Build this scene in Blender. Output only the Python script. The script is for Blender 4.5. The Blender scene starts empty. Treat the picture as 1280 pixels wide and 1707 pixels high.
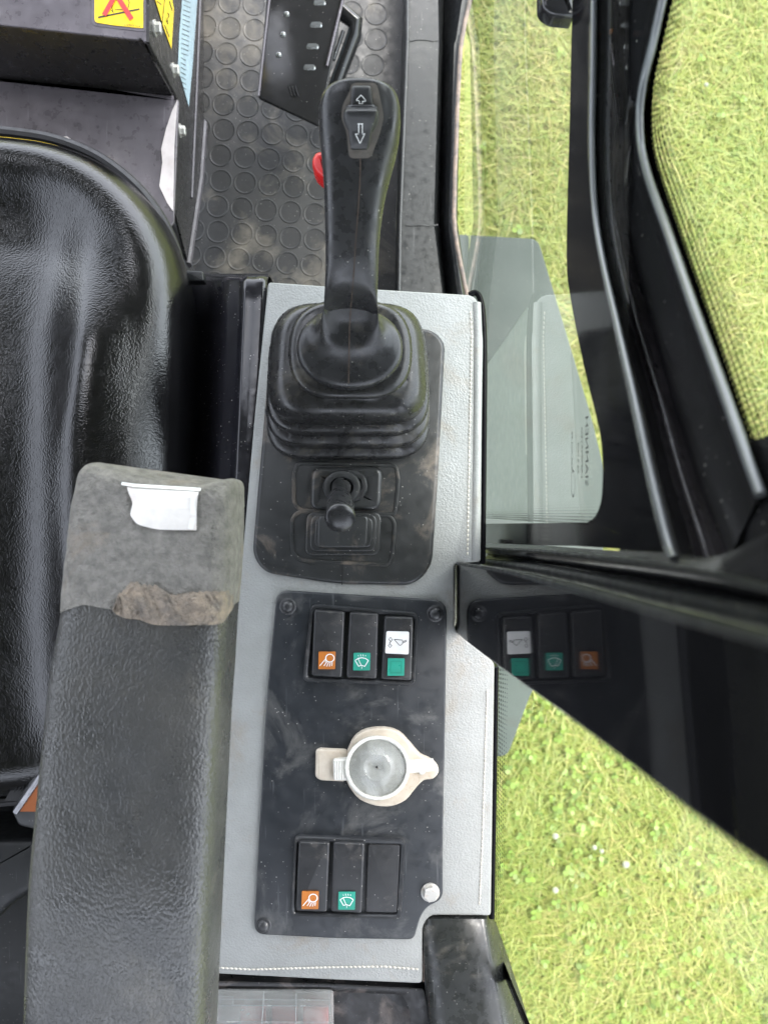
import bpy, bmesh, math, random
import numpy as np
from mathutils import Vector, Matrix
random.seed(7); rng = np.random.default_rng(7)
S = bpy.context.scene
COL = S.collection
# ------------------------------------------------------------------ camera
F = 1282.0; CU, CV = 640.0, 853.5; H0 = 0.53      # focal in photo px, centre, camera height over the console (m)
cam = bpy.data.cameras.new('camera'); co = bpy.data.objects.new('camera', cam); COL.objects.link(co)
co.location = (0, 0, H0); cam.sensor_fit = 'VERTICAL'; cam.sensor_height = 36.0; cam.lens = F/1707*36
cam.clip_start = 0.02; cam.clip_end = 200
cam.dof.use_dof = True; cam.dof.focus_distance = 0.50; cam.dof.aperture_fstop = 11
S.camera = co
# ------------------------------------------------------------------ world, sun, exposure
w = bpy.data.worlds.new('World'); S.world = w; w.use_nodes = True
nt = w.node_tree; sky = nt.nodes.new('ShaderNodeTexSky'); sky.sky_type = 'NISHITA'; sky.sun_disc = False
SUN_EL, SUN_AZ = math.radians(66), math.radians(42)   # azimuth from +Y towards +X
sky.sun_elevation = SUN_EL; sky.sun_rotation = SUN_AZ
sky.dust_density = 2.0; sky.air_density = 0.8; sky.ozone_density = 0.8
hs = nt.nodes.new('ShaderNodeHueSaturation'); hs.inputs['Saturation'].default_value = .3; nt.links.new(sky.outputs[0], hs.inputs['Color']); nt.links.new(hs.outputs[0], nt.nodes['Background'].inputs[0]); nt.nodes['Background'].inputs[1].default_value = 0.15
sl = bpy.data.lights.new('sun', 'SUN'); sl.energy = 1.5; sl.angle = math.radians(30); sl.color = (1, .95, .87)
so = bpy.data.objects.new('sun', sl); COL.objects.link(so)
sd = Vector((math.sin(SUN_AZ)*math.cos(SUN_EL), math.cos(SUN_AZ)*math.cos(SUN_EL), math.sin(SUN_EL)))
so.rotation_euler = sd.to_track_quat('Z', 'Y').to_euler(); so.location = sd*5
S.view_settings.view_transform = 'Standard'; S.view_settings.look = 'None'
S.view_settings.gamma = 1; S.view_settings.use_curve_mapping = False
S.view_settings.exposure = 3.15
S.cycles.max_bounces = 10; S.cycles.transparent_max_bounces = 12

# ------------------------------------------------------------------ measuring helpers
def P(u, v, z=0.0):
    d = H0 - z
    return Vector(((u-CU)*d/F, (CV-v)*d/F, z))
def RP(u, v, p0, n):                                # point of a plane seen at photo point u, v
    d = Vector(((u-CU)/F, (CV-v)/F, -1)); o = Vector((0, 0, H0)); n = Vector(n)
    return o + d*((Vector(p0)-o).dot(n)/d.dot(n))
def Q(u, v, x):                                     # on the upright plane at x
    return RP(u, v, (x, 0, 0), (1, 0, 0))
def rounded(pts, r, n=6):
    out = []; N = len(pts)
    for i in range(N):
        p = np.array(pts[i], float); a = np.array(pts[i-1], float)-p; b = np.array(pts[(i+1) % N], float)-p
        rr = r[i] if isinstance(r, (list, tuple)) else r
        la, lb = np.linalg.norm(a), np.linalg.norm(b); rr = min(rr, la*.49, lb*.49)
        if rr < .01: out.append(tuple(p)); continue
        A = p+a/la*rr; B = p+b/lb*rr
        for k in range(n+1):
            t = k/n; out.append(tuple((1-t)**2*A+2*t*(1-t)*p*1.0+t*t*B))
    return out
def rrect(cu, cv, hw, hh, r, n=6, skew=0.0):
    return rounded([(cu-hw-skew*-hh, cv-hh), (cu+hw-skew*-hh, cv-hh), (cu+hw-skew*hh, cv+hh), (cu-hw-skew*hh, cv+hh)], r, n)
def circ(cu, cv, a, b=None, n=40):
    b = b or a
    return [(cu+a*math.cos(2*math.pi*k/n), cv+b*math.sin(2*math.pi*k/n)) for k in range(n)]
def spline(pts, n=8):                               # Catmull-Rom through tuples of any size
    p = [np.array(q, float) for q in pts]; p = [2*p[0]-p[1]]+p+[2*p[-1]-p[-2]]; out = []
    for i in range(1, len(p)-2):
        for k in range(n):
            t = k/n
            out.append(.5*((2*p[i])+(-p[i-1]+p[i+1])*t+(2*p[i-1]-5*p[i]+4*p[i+1]-p[i+2])*t*t+(-p[i-1]+3*p[i]-3*p[i+1]+p[i+2])*t**3))
    out.append(p[-2]); return out
# ------------------------------------------------------------------ object helpers
WLOC = {}
def tag(o, label=None, cat=None, group=None, kind=None):
    if label: o['label'] = label
    if cat: o['category'] = cat
    if group: o['group'] = group
    if kind: o['kind'] = kind
    return o
def thing(name, label, cat, loc, group=None):
    o = bpy.data.objects.new(name, None); COL.objects.link(o); o.location = loc; o.empty_display_size = .02
    WLOC[o.name] = Vector(loc); return tag(o, label, cat, group)
class G:                                            # geometry collector
    def __init__(s): s.v = []; s.f = []
    def add(s, vs, fs):
        b = len(s.v); s.v += [Vector(p) for p in vs]; s.f += [tuple(i+b for i in f) for f in fs]; return s
    def loft(s, rings, closed=True, cap0=False, cap1=False):
        b = len(s.v); n = len(rings[0])
        for r in rings: s.v += [Vector(p) for p in r]
        for i in range(len(rings)-1):
            for j in range(n if closed else n-1):
                k = (j+1) % n
                s.f.append((b+i*n+j, b+i*n+k, b+(i+1)*n+k, b+(i+1)*n+j))
        if cap0: s.f.append(tuple(b+j for j in range(n))[::-1])
        if cap1: s.f.append(tuple(b+(len(rings)-1)*n+j for j in range(n)))
        return s
    def plate(s, uv, z, th, bev=.0015, nb=3, zf=None, dish=0):
        """prism whose top outline is uv at height z, vertical sides, rounded top edge"""
        base = [P(u, v, z) for u, v in uv]; n = len(base)
        nor = []
        ar = sum(base[i].x*base[(i+1) % n].y-base[(i+1) % n].x*base[i].y for i in range(n))
        sg = 1 if ar > 0 else -1
        for i in range(n):
            t = base[(i+1) % n]-base[i-1]; t.z = 0
            if t.length < 1e-9: t = Vector((1, 0, 0))
            t.normalize(); nor.append(Vector((-t.y, t.x, 0))*sg)
        zz = (lambda p: 0) if zf is None else zf
        rings = [[p+Vector((0, 0, -th)) for p in base], [p+Vector((0, 0, -bev+zz(p))) for p in base]]
        for k in range(1, nb+1):
            a = k/nb*math.pi/2
            rings.append([p+nor[i]*(bev*(1-math.cos(a)))+Vector((0, 0, -bev+bev*math.sin(a)+zz(p))) for i, p in enumerate(base)])
        if dish:
            rings.append([p+nor[i]*(bev*2.2)+Vector((0, 0, -dish+zz(p))) for i, p in enumerate(base)])
        if sg < 0: rings = [r[::-1] for r in rings]
        return s.loft(rings, True, True, True)
    def tube(s, pts, r, n=10, cap=True, flat=1.0):
        pts = [Vector(p) for p in pts]; rings = []
        R = r if isinstance(r, (list, tuple)) else [r]*len(pts)
        up = None
        for i, p in enumerate(pts):
            t = (pts[min(i+1, len(pts)-1)]-pts[max(i-1, 0)]).normalized()
            if up is None: up = Vector((0, 0, 1)) if abs(t.z) < .9 else Vector((1, 0, 0))
            a = t.cross(up).normalized(); b = a.cross(t).normalized(); up = b
            rings.append([p+a*R[i]*math.cos(2*math.pi*k/n)+b*R[i]*flat*math.sin(2*math.pi*k/n) for k in range(n)])
        return s.loft(rings, True, cap, cap)
    def dome(s, c, r, h, n=20, m=6, ax=None):
        rings = []
        for k in range(m):
            a = k/m*math.pi/2
            rings.append([Vector((r*math.cos(a)*math.cos(2*math.pi*j/n), r*math.cos(a)*math.sin(2*math.pi*j/n), h*math.sin(a))) for j in range(n)])
        if ax is not None:
            q = Vector((0, 0, 1)).rotation_difference(Vector(ax)); rings = [[q @ p for p in r_] for r_ in rings]
        c = Vector(c); rings = [[p+c for p in r_] for r_ in rings]
        return s.loft(rings, True, False, True)
    def slab(s, pts, off):                          # planar polygon thickened by vector off
        n = len(pts); a = [Vector(p) for p in pts]; off = Vector(off)
        s.add(a+[p+off for p in a], [tuple(range(n)), tuple(range(2*n-1, n-1, -1))]+[(i, (i+1) % n, n+(i+1) % n, n+i) for i in range(n)])
        return s
    def stroke(s, uv, wpx, z, closed=False, fn=None):
        """flat ribbon of wpx photo pixels, laid on a surface"""
        fn = fn or (lambda u, v: P(u, v, z)); p = [np.array(q, float) for q in uv]; n = len(p)
        L = []; R = []
        for i in range(n):
            a = p[i-1] if (i or closed) else p[i]; b = p[(i+1) % n] if (i < n-1 or closed) else p[i]
            t = b-a; t = t/(np.linalg.norm(t)+1e-9); m = np.array([-t[1], t[0]])*wpx/2
            L.append(fn(*(p[i]+m))); R.append(fn(*(p[i]-m)))
        if closed: L.append(L[0]); R.append(R[0])
        return s.loft([L, R], False)
    def tilt(s, p0, n, zref):
        o = Vector((0, 0, H0)); n = Vector(n)
        for p in s.v:
            d = (p-o); d = d/abs(d.z); depth = (Vector(p0)-o).dot(n)/d.dot(n)
            p[:] = o+(p-o)*(depth/(H0-zref))
        return s
    def obj(s, name, mat, parent=None, ang=40, flat=False):
        w0 = WLOC[parent.name] if parent else Vector((0, 0, 0))
        lo = Vector((min(p.x for p in s.v), min(p.y for p in s.v), min(p.z for p in s.v)))
        hi = Vector((max(p.x for p in s.v), max(p.y for p in s.v), max(p.z for p in s.v)))
        c = Vector(((lo.x+hi.x)/2, (lo.y+hi.y)/2, lo.z))
        me = bpy.data.meshes.new(name); me.from_pydata([p-c for p in s.v], [], s.f); me.update()
        bm = bmesh.new(); bm.from_mesh(me); bmesh.ops.recalc_face_normals(bm, faces=bm.faces)
        for f in bm.faces: f.smooth = not flat
        for e in bm.edges:
            if len(e.link_faces) == 2 and e.calc_face_angle(0) > math.radians(ang): e.smooth = False
        bm.to_mesh(me); bm.free()
        me.materials.append(mat)
        o = bpy.data.objects.new(name, me); COL.objects.link(o)
        if parent: o.parent = parent
        o.location = c-w0; WLOC[o.name] = c; return o
def text_geo(txt, size, place, mirror=False):
    """text as flat geometry; place(x, y) -> 3D"""
    cu = bpy.data.curves.new('t', 'FONT'); cu.body = txt; cu.size = size; cu.align_x = 'CENTER'; cu.align_y = 'CENTER'; cu.resolution_u = 2
    ob = bpy.data.objects.new('t', cu); COL.objects.link(ob)
    dg = bpy.context.evaluated_depsgraph_get(); me = bpy.data.meshes.new_from_object(ob.evaluated_get(dg))
    g = G(); g.add([place((-p.co.x if mirror else p.co.x), p.co.y) for p in me.vertices], [tuple(f.vertices) for f in me.polygons])
    bpy.data.objects.remove(ob); bpy.data.meshes.remove(me); bpy.data.curves.remove(cu); return g
# ------------------------------------------------------------------ materials
def N(t, typ, **kw):
    n = t.nodes.new(typ)
    for k, v in kw.items():
        if k.startswith('_'): setattr(n, k[1:], v)
        else: n.inputs[k.replace('_', ' ')].default_value = v
    return n
def mixc(t, fac, a, b, blend='MIX'):
    m = t.nodes.new('ShaderNodeMix'); m.data_type = 'RGBA'; m.blend_type = blend
    def put(i, x):
        if hasattr(x, 'links'): t.links.new(x, m.inputs[i])
        else: m.inputs[i].default_value = x if isinstance(x, (int, float)) else ((*x, 1) if len(x) == 3 else x)
    put(0, fac); put(6, a); put(7, b); return m.outputs[2]
def ramp(t, src, a, b, lo=0.0, hi=1.0):
    m = t.nodes.new('ShaderNodeMapRange'); m.inputs[1].default_value = a; m.inputs[2].default_value = b
    m.inputs[3].default_value = lo; m.inputs[4].default_value = hi; t.links.new(src, m.inputs[0]); return m.outputs[0]
def noise(t, vec, scale, detail=3, rough=.55, dist=0.0):
    n = N(t, 'ShaderNodeTexNoise', Scale=scale, Detail=detail, Roughness=rough, Distortion=dist); t.links.new(vec, n.inputs['Vector']); return n.outputs[0]
def mat(name, col, rough=.5, metal=0, spec=.5, grain=None, dust=None, specks=0, scratches=0, col2=None, mott=60, coat=0, stretch=None, wob=0, rvar=.12, sss=0, ior=1.5):
    """col2/mott: two tones of the material; grain: (kind, scale, strength, distance); dust: (colour, amount, scale)"""
    m = bpy.data.materials.new(name); m.use_nodes = True; t = m.node_tree; b = t.nodes['Principled BSDF']
    tc = t.nodes.new('ShaderNodeTexCoord'); vec = tc.outputs['Object']
    if stretch:
        mp = t.nodes.new('ShaderNodeMapping'); mp.inputs['Scale'].default_value = stretch; t.links.new(vec, mp.inputs[0]); vec2 = mp.outputs[0]
    else: vec2 = vec
    c = (*col, 1)
    n1 = noise(t, vec, mott, 5, .6)
    cc = mixc(t, ramp(t, n1, .35, .65), col, col2 or tuple(x*.8 for x in col))
    if dust:
        dn = noise(t, vec, dust[2], 6, .7, .6)
        cc = mixc(t, ramp(t, dn, .62-dust[1]*.3, .78-dust[1]*.1, 0, min(1, .5+dust[1])), cc, dust[0])
    if specks:
        vo = N(t, 'ShaderNodeTexVoronoi', Scale=380.0); t.links.new(vec, vo.inputs['Vector'])
        sn = noise(t, vec, 45, 2)
        k = t.nodes.new('ShaderNodeMath'); k.operation = 'MULTIPLY'
        t.links.new(ramp(t, vo.outputs['Distance'], .10, .17, 1, 0), k.inputs[0]); t.links.new(ramp(t, vo.outputs['Color'], .72-.25*specks, .80-.25*specks), k.inputs[1])
        k2 = t.nodes.new('ShaderNodeMath'); k2.operation = 'MULTIPLY'; t.links.new(k.outputs[0], k2.inputs[0]); t.links.new(ramp(t, sn, .40, .62, .1, .8), k2.inputs[1])
        cc = mixc(t, k2.outputs[0], cc, (.42, .41, .38))
    if scratches:
        mp = t.nodes.new('ShaderNodeMapping'); mp.inputs['Scale'].default_value = (1, .05, 1); mp.inputs['Rotation'].default_value = (0, 0, .5); t.links.new(vec, mp.inputs[0])
        sc = noise(t, mp.outputs[0], 420, 2, .5)
        cc = mixc(t, ramp(t, sc, .68, .74, 0, scratches), cc, tuple(min(1, x*2+.12) for x in col))
    t.links.new(cc, b.inputs['Base Color'])
    rn = noise(t, vec, mott*2.3, 4)
    t.links.new(ramp(t, rn, .3, .7, max(.02, rough-rvar), min(1, rough+rvar)), b.inputs['Roughness'])
    b.inputs['Metallic'].default_value = metal; b.inputs['IOR'].default_value = ior; b.inputs['Specular IOR Level'].default_value = spec
    b.inputs['Coat Weight'].default_value = coat; b.inputs['Coat Roughness'].default_value = .08
    if sss: b.inputs['Subsurface Weight'].default_value = sss; b.inputs['Subsurface Radius'].default_value = (.01, .009, .008); b.inputs['Subsurface Scale'].default_value = .3
    last = None
    def bump(h, strength, dist):
        nonlocal last
        bp = t.nodes.new('ShaderNodeBump'); bp.inputs['Strength'].default_value = strength; bp.inputs['Distance'].default_value = dist
        t.links.new(h, bp.inputs['Height'])
        if last: t.links.new(last, bp.inputs['Normal'])
        last = bp.outputs[0]
    if wob: bump(noise(t, vec, 28, 3), .6, wob)
    if grain:
        kind, sc, st, di = grain; di *= (.5 if kind == 'cell' else .28) if di < .0019 else 1
        if kind == 'cell':
            nz = t.nodes.new('ShaderNodeTexNoise'); nz.inputs['Scale'].default_value = sc*.7; t.links.new(vec2, nz.inputs['Vector'])
            ad = t.nodes.new('ShaderNodeVectorMath'); ad.operation = 'MULTIPLY_ADD'; ad.inputs[1].default_value = (1.4/sc,)*3
            t.links.new(nz.outputs['Color'], ad.inputs[0]); t.links.new(vec2, ad.inputs[2])
            vo = N(t, 'ShaderNodeTexVoronoi', Scale=sc, _feature='F1'); t.links.new(ad.outputs[0], vo.inputs['Vector'])
            bump(ramp(t, vo.outputs['Distance'], .15, .75, 1, 0), st, di)
            bump(noise(t, vec2, sc*.35, 3), st*.35, di*1.4)
        else: bump(noise(t, vec2, sc, 4, .6), st, di)
    if last: t.links.new(last, b.inputs['Normal'])
    return m
DUST = (.30, .25, .19)
M = {}
M['vinyl'] = mat('grey vinyl', (.275, .284, .276), .45, grain=('cell', 700, .55, .0006), col2=(.24, .248, .238), mott=35, dust=((.22, .185, .14), .25, 20), wob=.0006)
M['panel'] = mat('black panel plastic', (.020, .023, .027), .42, grain=('noise', 900, .35, .0003), dust=((.12, .12, .115), .34, 22), specks=.5, scratches=.3)
M['switch'] = mat('black switch plastic', (.026, .027, .029), .42, grain=('noise', 1500, .25, .0002), dust=((.11, .10, .09), .15, 60), specks=.25)
M['bezel'] = mat('bezel plastic', (.03, .032, .035), .4, grain=('noise', 1100, .3, .0002), dust=((.14, .13, .12), .2, 70), specks=.5)
M['rubber'] = mat('black rubber cover', (.024, .0255, .026), .40, grain=('noise', 700, .3, .0003), dust=((.20, .165, .13), .32, 26), specks=.45, wob=.0008)
M['gaiter'] = mat('black rubber gaiter', (.018, .018, .0185), .29, grain=('noise', 900, .25, .0003), dust=((.13, .12, .09), .22, 26), specks=.35, wob=.0007)
M['grip'] = mat('black grip plastic', (.022, .0225, .024), .30, grain=('noise', 1800, .4, .00025), dust=((.10, .09, .075), .22, 24), specks=.12)
M['worngrip'] = mat('worn polished grip plastic', (.11, .10, .09), .4, grain=('noise', 1200, .4, .0002), dust=((.16, .14, .12), .35, 90))
M['leather'] = mat('black seat leather', (.004, .004, .0045), .19, grain=('cell', 680, .6, .00024), stretch=(1, 1.25, 1), wob=.0008, spec=.6, rvar=.05)
M['gloss'] = mat('glossy black moulding', (.012, .012, .015), .17, grain=('noise', 500, .12, .0003), dust=((.08, .075, .08), .12, 25), specks=.4, wob=.0015, rvar=.06)
M['paint'] = mat('glossy black paint', (.018, .018, .019), .16, grain=('noise', 260, .10, .0004), specks=.15, rvar=.05)
M['paint_rough'] = mat('orange peel black paint with sheen', (.060, .055, .060), .34, grain=('noise', 420, .9, .0012), specks=.1)  # purplish grey lift puts the door ridge's reflection into the colour
M['bead'] = mat('pale edge highlight bead', (.12, .13, .14), .2, spec=.8, rvar=.04)  # pale bluish colour stands in for the bright edge lines of the frame
M['satin'] = mat('satin black paint', (.014, .0155, .017), .42, grain=('noise', 500, .3, .0004), dust=((.05, .05, .047), .2, 18), specks=.4, scratches=.3)
M['sheet'] = mat('brushed black sheet metal', (.13, .118, .13), .34, metal=.35, grain=('noise', 300, .25, .0003), stretch=(.06, 1, 1), dust=((.20, .185, .19), .18, 16), scratches=.35)
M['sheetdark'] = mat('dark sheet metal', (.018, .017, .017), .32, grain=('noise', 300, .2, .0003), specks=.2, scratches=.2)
M['baresteel'] = mat('scraped bare steel', (.72, .66, .64), .42, metal=.3, dust=((.55, .45, .42), .3, 120))
M['glintsteel'] = mat('pale tread highlight steel', (.40, .41, .41), .25, metal=.7, dust=((.03, .03, .03), .3, 200))  # pale worn-looking steel carries the pedal ridges' highlights in its colour
M['zinc'] = mat('zinc bolt', (.55, .54, .51), .45, metal=.55, dust=((.35, .22, .12), .25, 300))
M['mat'] = mat('black rubber floor mat', (.011, .0115, .012), .5, grain=('noise', 800, .25, .0004), dust=((.13, .115, .09), .34, 13), specks=.35, wob=.001)
M['foam'] = mat('worn grey foam', (.21, .20, .183), .9, grain=('noise', 260, 1.0, .0030), col2=(.125, .12, .11), mott=170, dust=((.25, .20, .15), .22, 30))
M['foamedge'] = mat('torn tan foam edge', (.29, .235, .18), .9, grain=('noise', 300, 1.0, .0030), col2=(.15, .132, .115), mott=130)
M['arm'] = mat('armrest vinyl', (.044, .045, .0455), .33, grain=('cell', 620, .8, .0006), stretch=(1.2, .8, 1), col2=(.060, .059, .056), mott=22, dust=((.14, .13, .11), .15, 14), wob=.001)
M['white'] = mat('white sticker', (.80, .77, .74), .35, dust=((.62, .48, .44), .25, 60))
M['whiteclean'] = mat('white label', (.86, .86, .84), .4)
M['cream'] = mat('cream plastic', (.52, .47, .39), .4, sss=.15, col2=(.46, .40, .32), mott=120, dust=((.30, .20, .12), .18, 90))
M['milky'] = mat('milky plastic', (.66, .66, .61), .3, sss=.15, col2=(.58, .57, .52), mott=150)
M['orange'] = mat('orange tile', (.48, .16, .03), .35)
M['teal'] = mat('teal tile', (.03, .30, .22), .35)
M['tealdark'] = mat('teal tile edge', (.02, .22, .16), .35)
M['ink'] = mat('black ink', (.02, .02, .02), .5)
M['mark'] = mat('white marking', (.85, .87, .87), .5)
M['yellow'] = mat('yellow warning vinyl', (.80, .56, .02), .35)
M['red'] = mat('red marking', (.68, .045, .045), .4)
M['trigger'] = mat('red trigger plastic', (.60, .02, .02), .3)
M['bluelab'] = mat('pale blue label', (.36, .47, .52), .4)
M['seam'] = mat('tan dust in seam', (.06, .042, .032), .8)
M['seamdark'] = mat('dark seam', (.012, .012, .012), .6)
M['thread'] = mat('white thread', (.60, .57, .50), .7)
M['rust'] = mat('old sealant', (.20, .15, .12), .8, grain=('noise', 600, .7, .001), col2=(.10, .085, .08), mott=150)
M['frit'] = mat('black glass print', (.006, .006, .007), .10, rvar=.03, ior=1.14)
M['strip'] = mat('side trim', (.11, .125, .125), .6)
M['fender'] = mat('grey bodywork', (.045, .054, .05), .8, spec=.15, col2=(.052, .062, .057), mott=6, dust=((.045, .045, .04), .2, 8))
M['headliner'] = mat('headliner', (.06, .058, .062), .8)
M['orangebelt'] = mat('orange buckle button', (.26, .075, .018), .5)
M['webbing'] = mat('black webbing', (.02, .02, .022), .5, grain=('noise', 900, .5, .0005))
M['metal'] = mat('buckle metal', (.22, .22, .23), .3, metal=.9)
M['fuse'] = mat('fuse block', (.20, .13, .12), .5, col2=(.12, .12, .11), mott=60)
M['fusered'] = mat('red fuse', (.42, .13, .12), .4)

def glassmat(name, tint=(.93, .97, .94), film=.03, ior=1.5):
    m = bpy.data.materials.new(name); m.use_nodes = True; t = m.node_tree; t.nodes.clear()
    out = t.nodes.new('ShaderNodeOutputMaterial'); tr = t.nodes.new('ShaderNodeBsdfTransparent'); tr.inputs[0].default_value = (*tint, 1)
    gl = t.nodes.new('ShaderNodeBsdfGlossy'); gl.inputs['Roughness'].default_value = .0; gl.inputs[0].default_value = (1, 1, 1, 1)
    fr = t.nodes.new('ShaderNodeFresnel'); fr.inputs[0].default_value = ior
    df = t.nodes.new('ShaderNodeBsdfDiffuse'); df.inputs[0].default_value = (.6, .62, .6, 1)
    mx = t.nodes.new('ShaderNodeMixShader'); t.links.new(fr.outputs[0], mx.inputs[0]); t.links.new(tr.outputs[0], mx.inputs[1]); t.links.new(gl.outputs[0], mx.inputs[2])
    tc = t.nodes.new('ShaderNodeTexCoord'); n = noise(t, tc.outputs['Object'], 14, 6, .7, 1.0)
    m2 = t.nodes.new('ShaderNodeMixShader'); t.links.new(ramp(t, n, .4, .75, film*.4, film*1.6), m2.inputs[0]); t.links.new(mx.outputs[0], m2.inputs[1]); t.links.new(df.outputs[0], m2.inputs[2])
    t.links.new(m2.outputs[0], out.inputs[0]); return m
M['glass'] = glassmat('window glass', film=.009, ior=1.20)
M['clear'] = glassmat('dusty clear plastic', (.95, .94, .92), .32)
M['lid'] = glassmat('clear lid', (.94, .96, .96), .45)

# ================================================================== SETTING
GZ = -1.0
def mk_ground():
    g = G(); n = 40; L = 40.0
    xs = [math.copysign(abs(k/n)**3, k)*L for k in range(-n, n+1)]
    vs = [(x, y, GZ) for y in xs for x in xs]; k = 2*n+1
    g.add(vs, [(j*k+i, j*k+i+1, (j+1)*k+i+1, (j+1)*k+i) for j in range(k-1) for i in range(k-1)])
    m = bpy.data.materials.new('lawn soil'); m.use_nodes = True; t = m.node_tree; b = t.nodes['Principled BSDF']
    tc = t.nodes.new('ShaderNodeTexCoord')
    c = mixc(t, ramp(t, noise(t, tc.outputs['Object'], 5, 8, .7), .4, .6), (.12, .15, .035), (.16, .145, .07))
    c = mixc(t, ramp(t, noise(t, tc.outputs['Object'], 90, 4, .7), .4, .65), c, (.08, .11, .028))
    t.links.new(c, b.inputs['Base Color']); b.inputs['Roughness'].default_value = .9
    o = g.obj('ground', m); tag(o, kind='structure')
mk_ground()
def mk_grass():
    nb = 230000
    x = rng.uniform(.05, 1.35, nb); y = rng.uniform(-1.3, 1.25, nb)
    # denser clover near the lower right, straw near the middle
    patch = np.sin(x*7+1.3*np.sin(y*5))*np.cos(y*6+x*3)
    patch2 = np.sin(x*19+y*11)*np.cos(y*17-x*5)
    h = rng.uniform(.02, .06, nb)*(1+.25*patch); wd = rng.uniform(.0007, .0015, nb)
    a = rng.uniform(0, 2*np.pi, nb); lean = rng.uniform(.35, 1.5, nb)
    dx, dy = np.cos(a), np.sin(a); px, py = -dy, dx
    V = np.zeros((nb, 7, 3), np.float32)
    bend = lean*h*1.3
    for k, (t, wf) in enumerate([(0, 1), (.4, .95), (.75, .6)]):
        off = bend*(t**1.6); hz = h*(t - .25*t*t*np.minimum(lean, 1.2))
        V[:, 2*k, 0] = x+dx*off-px*wd*wf; V[:, 2*k, 1] = y+dy*off-py*wd*wf; V[:, 2*k, 2] = GZ+hz
        V[:, 2*k+1, 0] = x+dx*off+px*wd*wf; V[:, 2*k+1, 1] = y+dy*off+py*wd*wf; V[:, 2*k+1, 2] = GZ+hz
    V[:, 6, 0] = x+dx*bend*1.15; V[:, 6, 1] = y+dy*bend*1.15; V[:, 6, 2] = GZ+h*.75*np.where(lean > 1, .8, 1)
    base = (np.arange(nb)*7)[:, None]
    quads = np.concatenate([base+np.array([0, 1, 3, 2]), base+np.array([2, 3, 5, 4])], 1).reshape(-1, 4)
    tris = base+np.array([4, 5, 6])
    # colour
    g1 = np.array([.18, .225, .042]); g2 = np.array([.265, .285, .070]); straw = np.array([.34, .31, .11]); dk = np.array([.14, .215, .04])
    r = rng.random(nb); s = np.clip(.16+.16*patch+.08*patch2, .03, .5); c = g1[None]*(1-r[:, None])+g2[None]*r[:, None]
    isst = rng.random(nb) < s; c[isst] = straw*rng.uniform(.7, 1.15, (isst.sum(), 1)); isd = rng.random(nb) < .15-.1*patch; c[isd & ~isst] = dk
    colr = np.ones((nb, 7, 4), np.float32); colr[:, :, :3] = c[:, None, :]
    allV = [V.reshape(-1, 3)]; allC = [colr.reshape(-1, 4)]; nV = nb*7
    # clover leaflets (discs)
    nc = 16000
    cx = rng.uniform(.1, 1.3, nc); cy = rng.uniform(-1.25, 1.2, nc)
    keep = rng.random(nc) < np.clip(.008+.36*(cy < -.25+.1*np.sin(cx*13))*(.5+.45*np.sin(cx*9+cy*4)), 0, 1); cx, cy = cx[keep], cy[keep]; nc = len(cx)
    cz = GZ+rng.uniform(.02, .05, nc); rr = rng.uniform(.003, .006, nc)
    ph = rng.uniform(0, 6.28, nc)
    L = []; 
    for q in range(3):
        aa = ph+q*2.094; mx = cx+np.cos(aa)*rr*1.05; my = cy+np.sin(aa)*rr*1.05; tl = rng.uniform(-.5, .5, nc); tl2 = rng.uniform(-.5, .5, nc)
        Vd = np.zeros((nc, 6, 3), np.float32)
        for k in range(6):
            ox = np.cos(k*1.047)*rr; oy = np.sin(k*1.047)*rr
            Vd[:, k, 0] = mx+ox; Vd[:, k, 1] = my+oy; Vd[:, k, 2] = cz+ox*tl+oy*tl2
        L.append(Vd)
    D = np.concatenate(L, 0); nd = len(D)
    cc = np.array([.105, .165, .03])[None]*rng.uniform(.7, 1.5, (nd, 1))+np.array([.04, .03, 0])*rng.random((nd, 1))
    cd = np.ones((nd, 6, 4), np.float32); cd[:, :, :3] = cc[:, None, :]
    allV.append(D.reshape(-1, 3)); allC.append(cd.reshape(-1, 4))
    hexs = (np.arange(nd)*6)[:, None]+np.arange(6)[None]+nV
    VV = np.concatenate(allV); CC = np.concatenate(allC)
    loops = np.concatenate([quads.ravel(), tris.ravel(), hexs.ravel()]).astype(np.int32)
    sizes = np.concatenate([np.full(len(quads), 4), np.full(len(tris), 3), np.full(nd, 6)]); starts = np.concatenate([[0], np.cumsum(sizes)[:-1]]).astype(np.int32)
    me = bpy.data.meshes.new('grass'); me.vertices.add(len(VV)); me.vertices.foreach_set('co', VV.ravel())
    me.loops.add(len(loops)); me.loops.foreach_set('vertex_index', loops)
    me.polygons.add(len(sizes)); me.polygons.foreach_set('loop_start', starts)
    me.update(calc_edges=True); me.validate()
    at = me.color_attributes.new('tint', 'FLOAT_COLOR', 'POINT'); at.data.foreach_set('color', CC.ravel())
    m = bpy.data.materials.new('grass leaf'); m.use_nodes = True; t = m.node_tree; b = t.nodes['Principled BSDF']
    an = t.nodes.new('ShaderNodeAttribute'); an.attribute_name = 'tint'
    tl = t.nodes.new('ShaderNodeBsdfTranslucent'); mx = t.nodes.new('ShaderNodeMixShader'); mx.inputs[0].default_value = .45
    t.links.new(an.outputs['Color'], b.inputs['Base Color']); t.links.new(an.outputs['Color'], tl.inputs[0]); b.inputs['Roughness'].default_value = .5
    t.links.new(b.outputs[0], mx.inputs[1]); t.links.new(tl.outputs[0], mx.inputs[2]); t.links.new(mx.outputs[0], t.nodes['Material Output'].inputs[0])
    me.materials.append(m); o = bpy.data.objects.new('grass', me); COL.objects.link(o)
    tag(o, 'bright green lawn grass with straw and clover seen through the windows', 'grass', kind='stuff')
mk_grass()
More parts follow.
